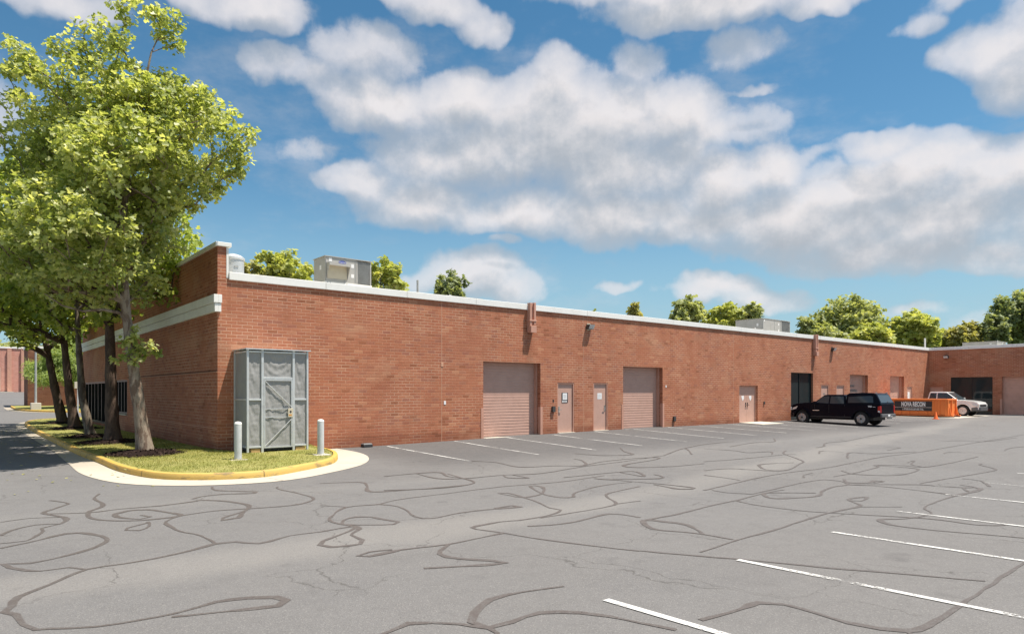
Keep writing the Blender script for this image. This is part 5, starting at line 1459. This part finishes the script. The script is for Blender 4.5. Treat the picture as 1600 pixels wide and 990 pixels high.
for (lab, px, d, py, wpx, kind, sd_, n) in [
    ('dark green tree behind the far red brick building', 95, 112, 520, 120, 'leaf_dark', 51, 120),
    ('green tree far behind the pink building', 20, 165, 525, 90, 'leaf_mid', 52, 100)]:
    bg(lab, hor(px), d, zt(py, d), wpx*d/1060., kind, sd_, n, group='trees beyond the far drive')

# mulch rings
def mulch(x, y, r, seed):
    rng = np.random.default_rng(seed); n = 26; bm = B()
    zc = gtree(x, y)+.012
    c = bm.verts.new((x, y, zc+.13)); rings = []
    for q, h in ((.35,.11),(.7,.06),(1,.012)):
        rings.append([bm.verts.new((x+r*q*math.cos(2*PI*k/n)*(1+.12*math.sin(k*1.7+seed)), y+1.15*r*q*math.sin(2*PI*k/n)*(1+.1*math.sin(k*2.3)), zc+h+rng.normal(0,.006))) for k in range(n)])
    for k in range(n): bm.faces.new((c, rings[0][k], rings[0][(k+1)%n]))
    for a, b in zip(rings, rings[1:]):
        for k in range(n): bm.faces.new((a[k], b[k], b[(k+1)%n], a[(k+1)%n]))
    N = 1500; rr = r*np.sqrt(rng.uniform(0, 1.15, N)); aa = rng.uniform(0, 2*PI, N)
    cs = np.stack([x+rr*np.cos(aa), y+1.12*rr*np.sin(aa), zc+.015+.12*np.clip(1-rr/r, 0, 1)], 1)
    o = finish('mulch', bm, 'mulch_bit', None, smooth=True, kind='stuff')
    return cs
cs = [mulch(x, y, r, i+60) for i, (x, y, r) in enumerate(((4.18,21.2,.95),(4.24,26.6,1.05),(4.15,30.3,.9),(4.45,37.6,1.0),(4.7,44.3,1.0)))]
rng = np.random.default_rng(8)
o = leaf_mesh('bark_chips', np.concatenate(cs), .02, 1, .07, rng, 'mulch_bit', None, 'oval', flat=.8); o['kind'] = 'stuff'
# grass blades over the lawn
rng = np.random.default_rng(11); pts = []
Aq = [np.array(a[:2]) for a, b in LW]; Bq = [np.array(b[:2]) for a, b in LW]
segs = [(np.linalg.norm(Aq[i+1]-Aq[i])+np.linalg.norm(Bq[i+1]-Bq[i]))*np.linalg.norm(Aq[i]-Bq[i])/2 for i in range(len(Aq)-1)]
wt_ = np.array([s_*(2.6 if Aq[i][1] < 24 else (1.2 if Aq[i][1] < 32 else .5)) for i, s_ in enumerate(segs)]); wt_ /= wt_.sum()
N = 42000; si = rng.choice(len(segs), N, p=wt_); u = rng.uniform(0, 1, N); v = rng.uniform(.01, .99, N)
for i, a, b in zip(si, u, v):
    p = (Aq[i]*(1-a)+Aq[i+1]*a)*(1-b)+(Bq[i]*(1-a)+Bq[i+1]*a)*b
    if any((p[0]-tx_)**2+((p[1]-ty_)/1.12)**2 < rr**2 for tx_, ty_, rr in ((4.18,21.2,.9),(4.24,26.6,1.0),(4.15,30.3,.85),(4.45,37.6,.95),(4.7,44.3,.95))): continue
    if 6.28 < p[0] < 8.52 and p[1] > 19.46: continue
    pts.append((p[0], p[1], gz(p[0], p[1])+.15+.03*math.sin(PI*b)))
pts = np.array(pts)
n_ = len(pts); nr = rng.normal(0, .45, (n_, 3))
# upright narrow blades
a = rng.uniform(0, 2*PI, n_); h = rng.uniform(.018, .055, n_); w2 = rng.uniform(.004, .009, n_)
side = np.stack([np.cos(a), np.sin(a), np.zeros(n_)], 1)*w2[:, None]; top_ = pts+np.stack([rng.normal(0, .028, n_), rng.normal(0, .028, n_), h], 1)
V = np.stack([pts-side, pts+side, top_], 1).reshape(-1, 3)
me = bpy.data.meshes.new('grass'); me.vertices.add(len(V)); me.vertices.foreach_set('co', V.astype(np.float32).ravel()); me.loops.add(len(V)); me.loops.foreach_set('vertex_index', np.arange(len(V), dtype=np.int32))
me.polygons.add(n_); me.polygons.foreach_set('loop_start', np.arange(n_, dtype=np.int32)*3); me.polygons.foreach_set('loop_total', np.full(n_, 3, np.int32)); me.update(calc_edges=True)
at = me.attributes.new('rnd', 'FLOAT', 'FACE')
nz = np.array([mnoise.noise(Vector((p[0]*1.3, p[1]*1.3, 0))) for p in pts]); at.data.foreach_set('value', np.clip(.5+nz*.5+rng.normal(0, .2, n_), 0, 1).astype(np.float32))
me.materials.append(M['grass_blade']); go_ = bpy.data.objects.new('grass', me); COL.objects.link(go_); go_['kind'] = 'stuff'
# fallen leaves on lawn, gutter and drive
N = 420; xs = rng.uniform(-1.5, 6, N); ys = rng.uniform(15.5, 44, N)
cs = np.stack([xs, ys, [gz(a_, b_)+(.165 if 3.05 < a_ < 5.9 and b_ > 16.8 else .014) for a_, b_ in zip(xs, ys)]], 1)
o = leaf_mesh('fallen_leaves', cs, .0, 1, .09, rng, 'leaf_olive', None, 'oval', flat=6); o['kind'] = 'stuff'
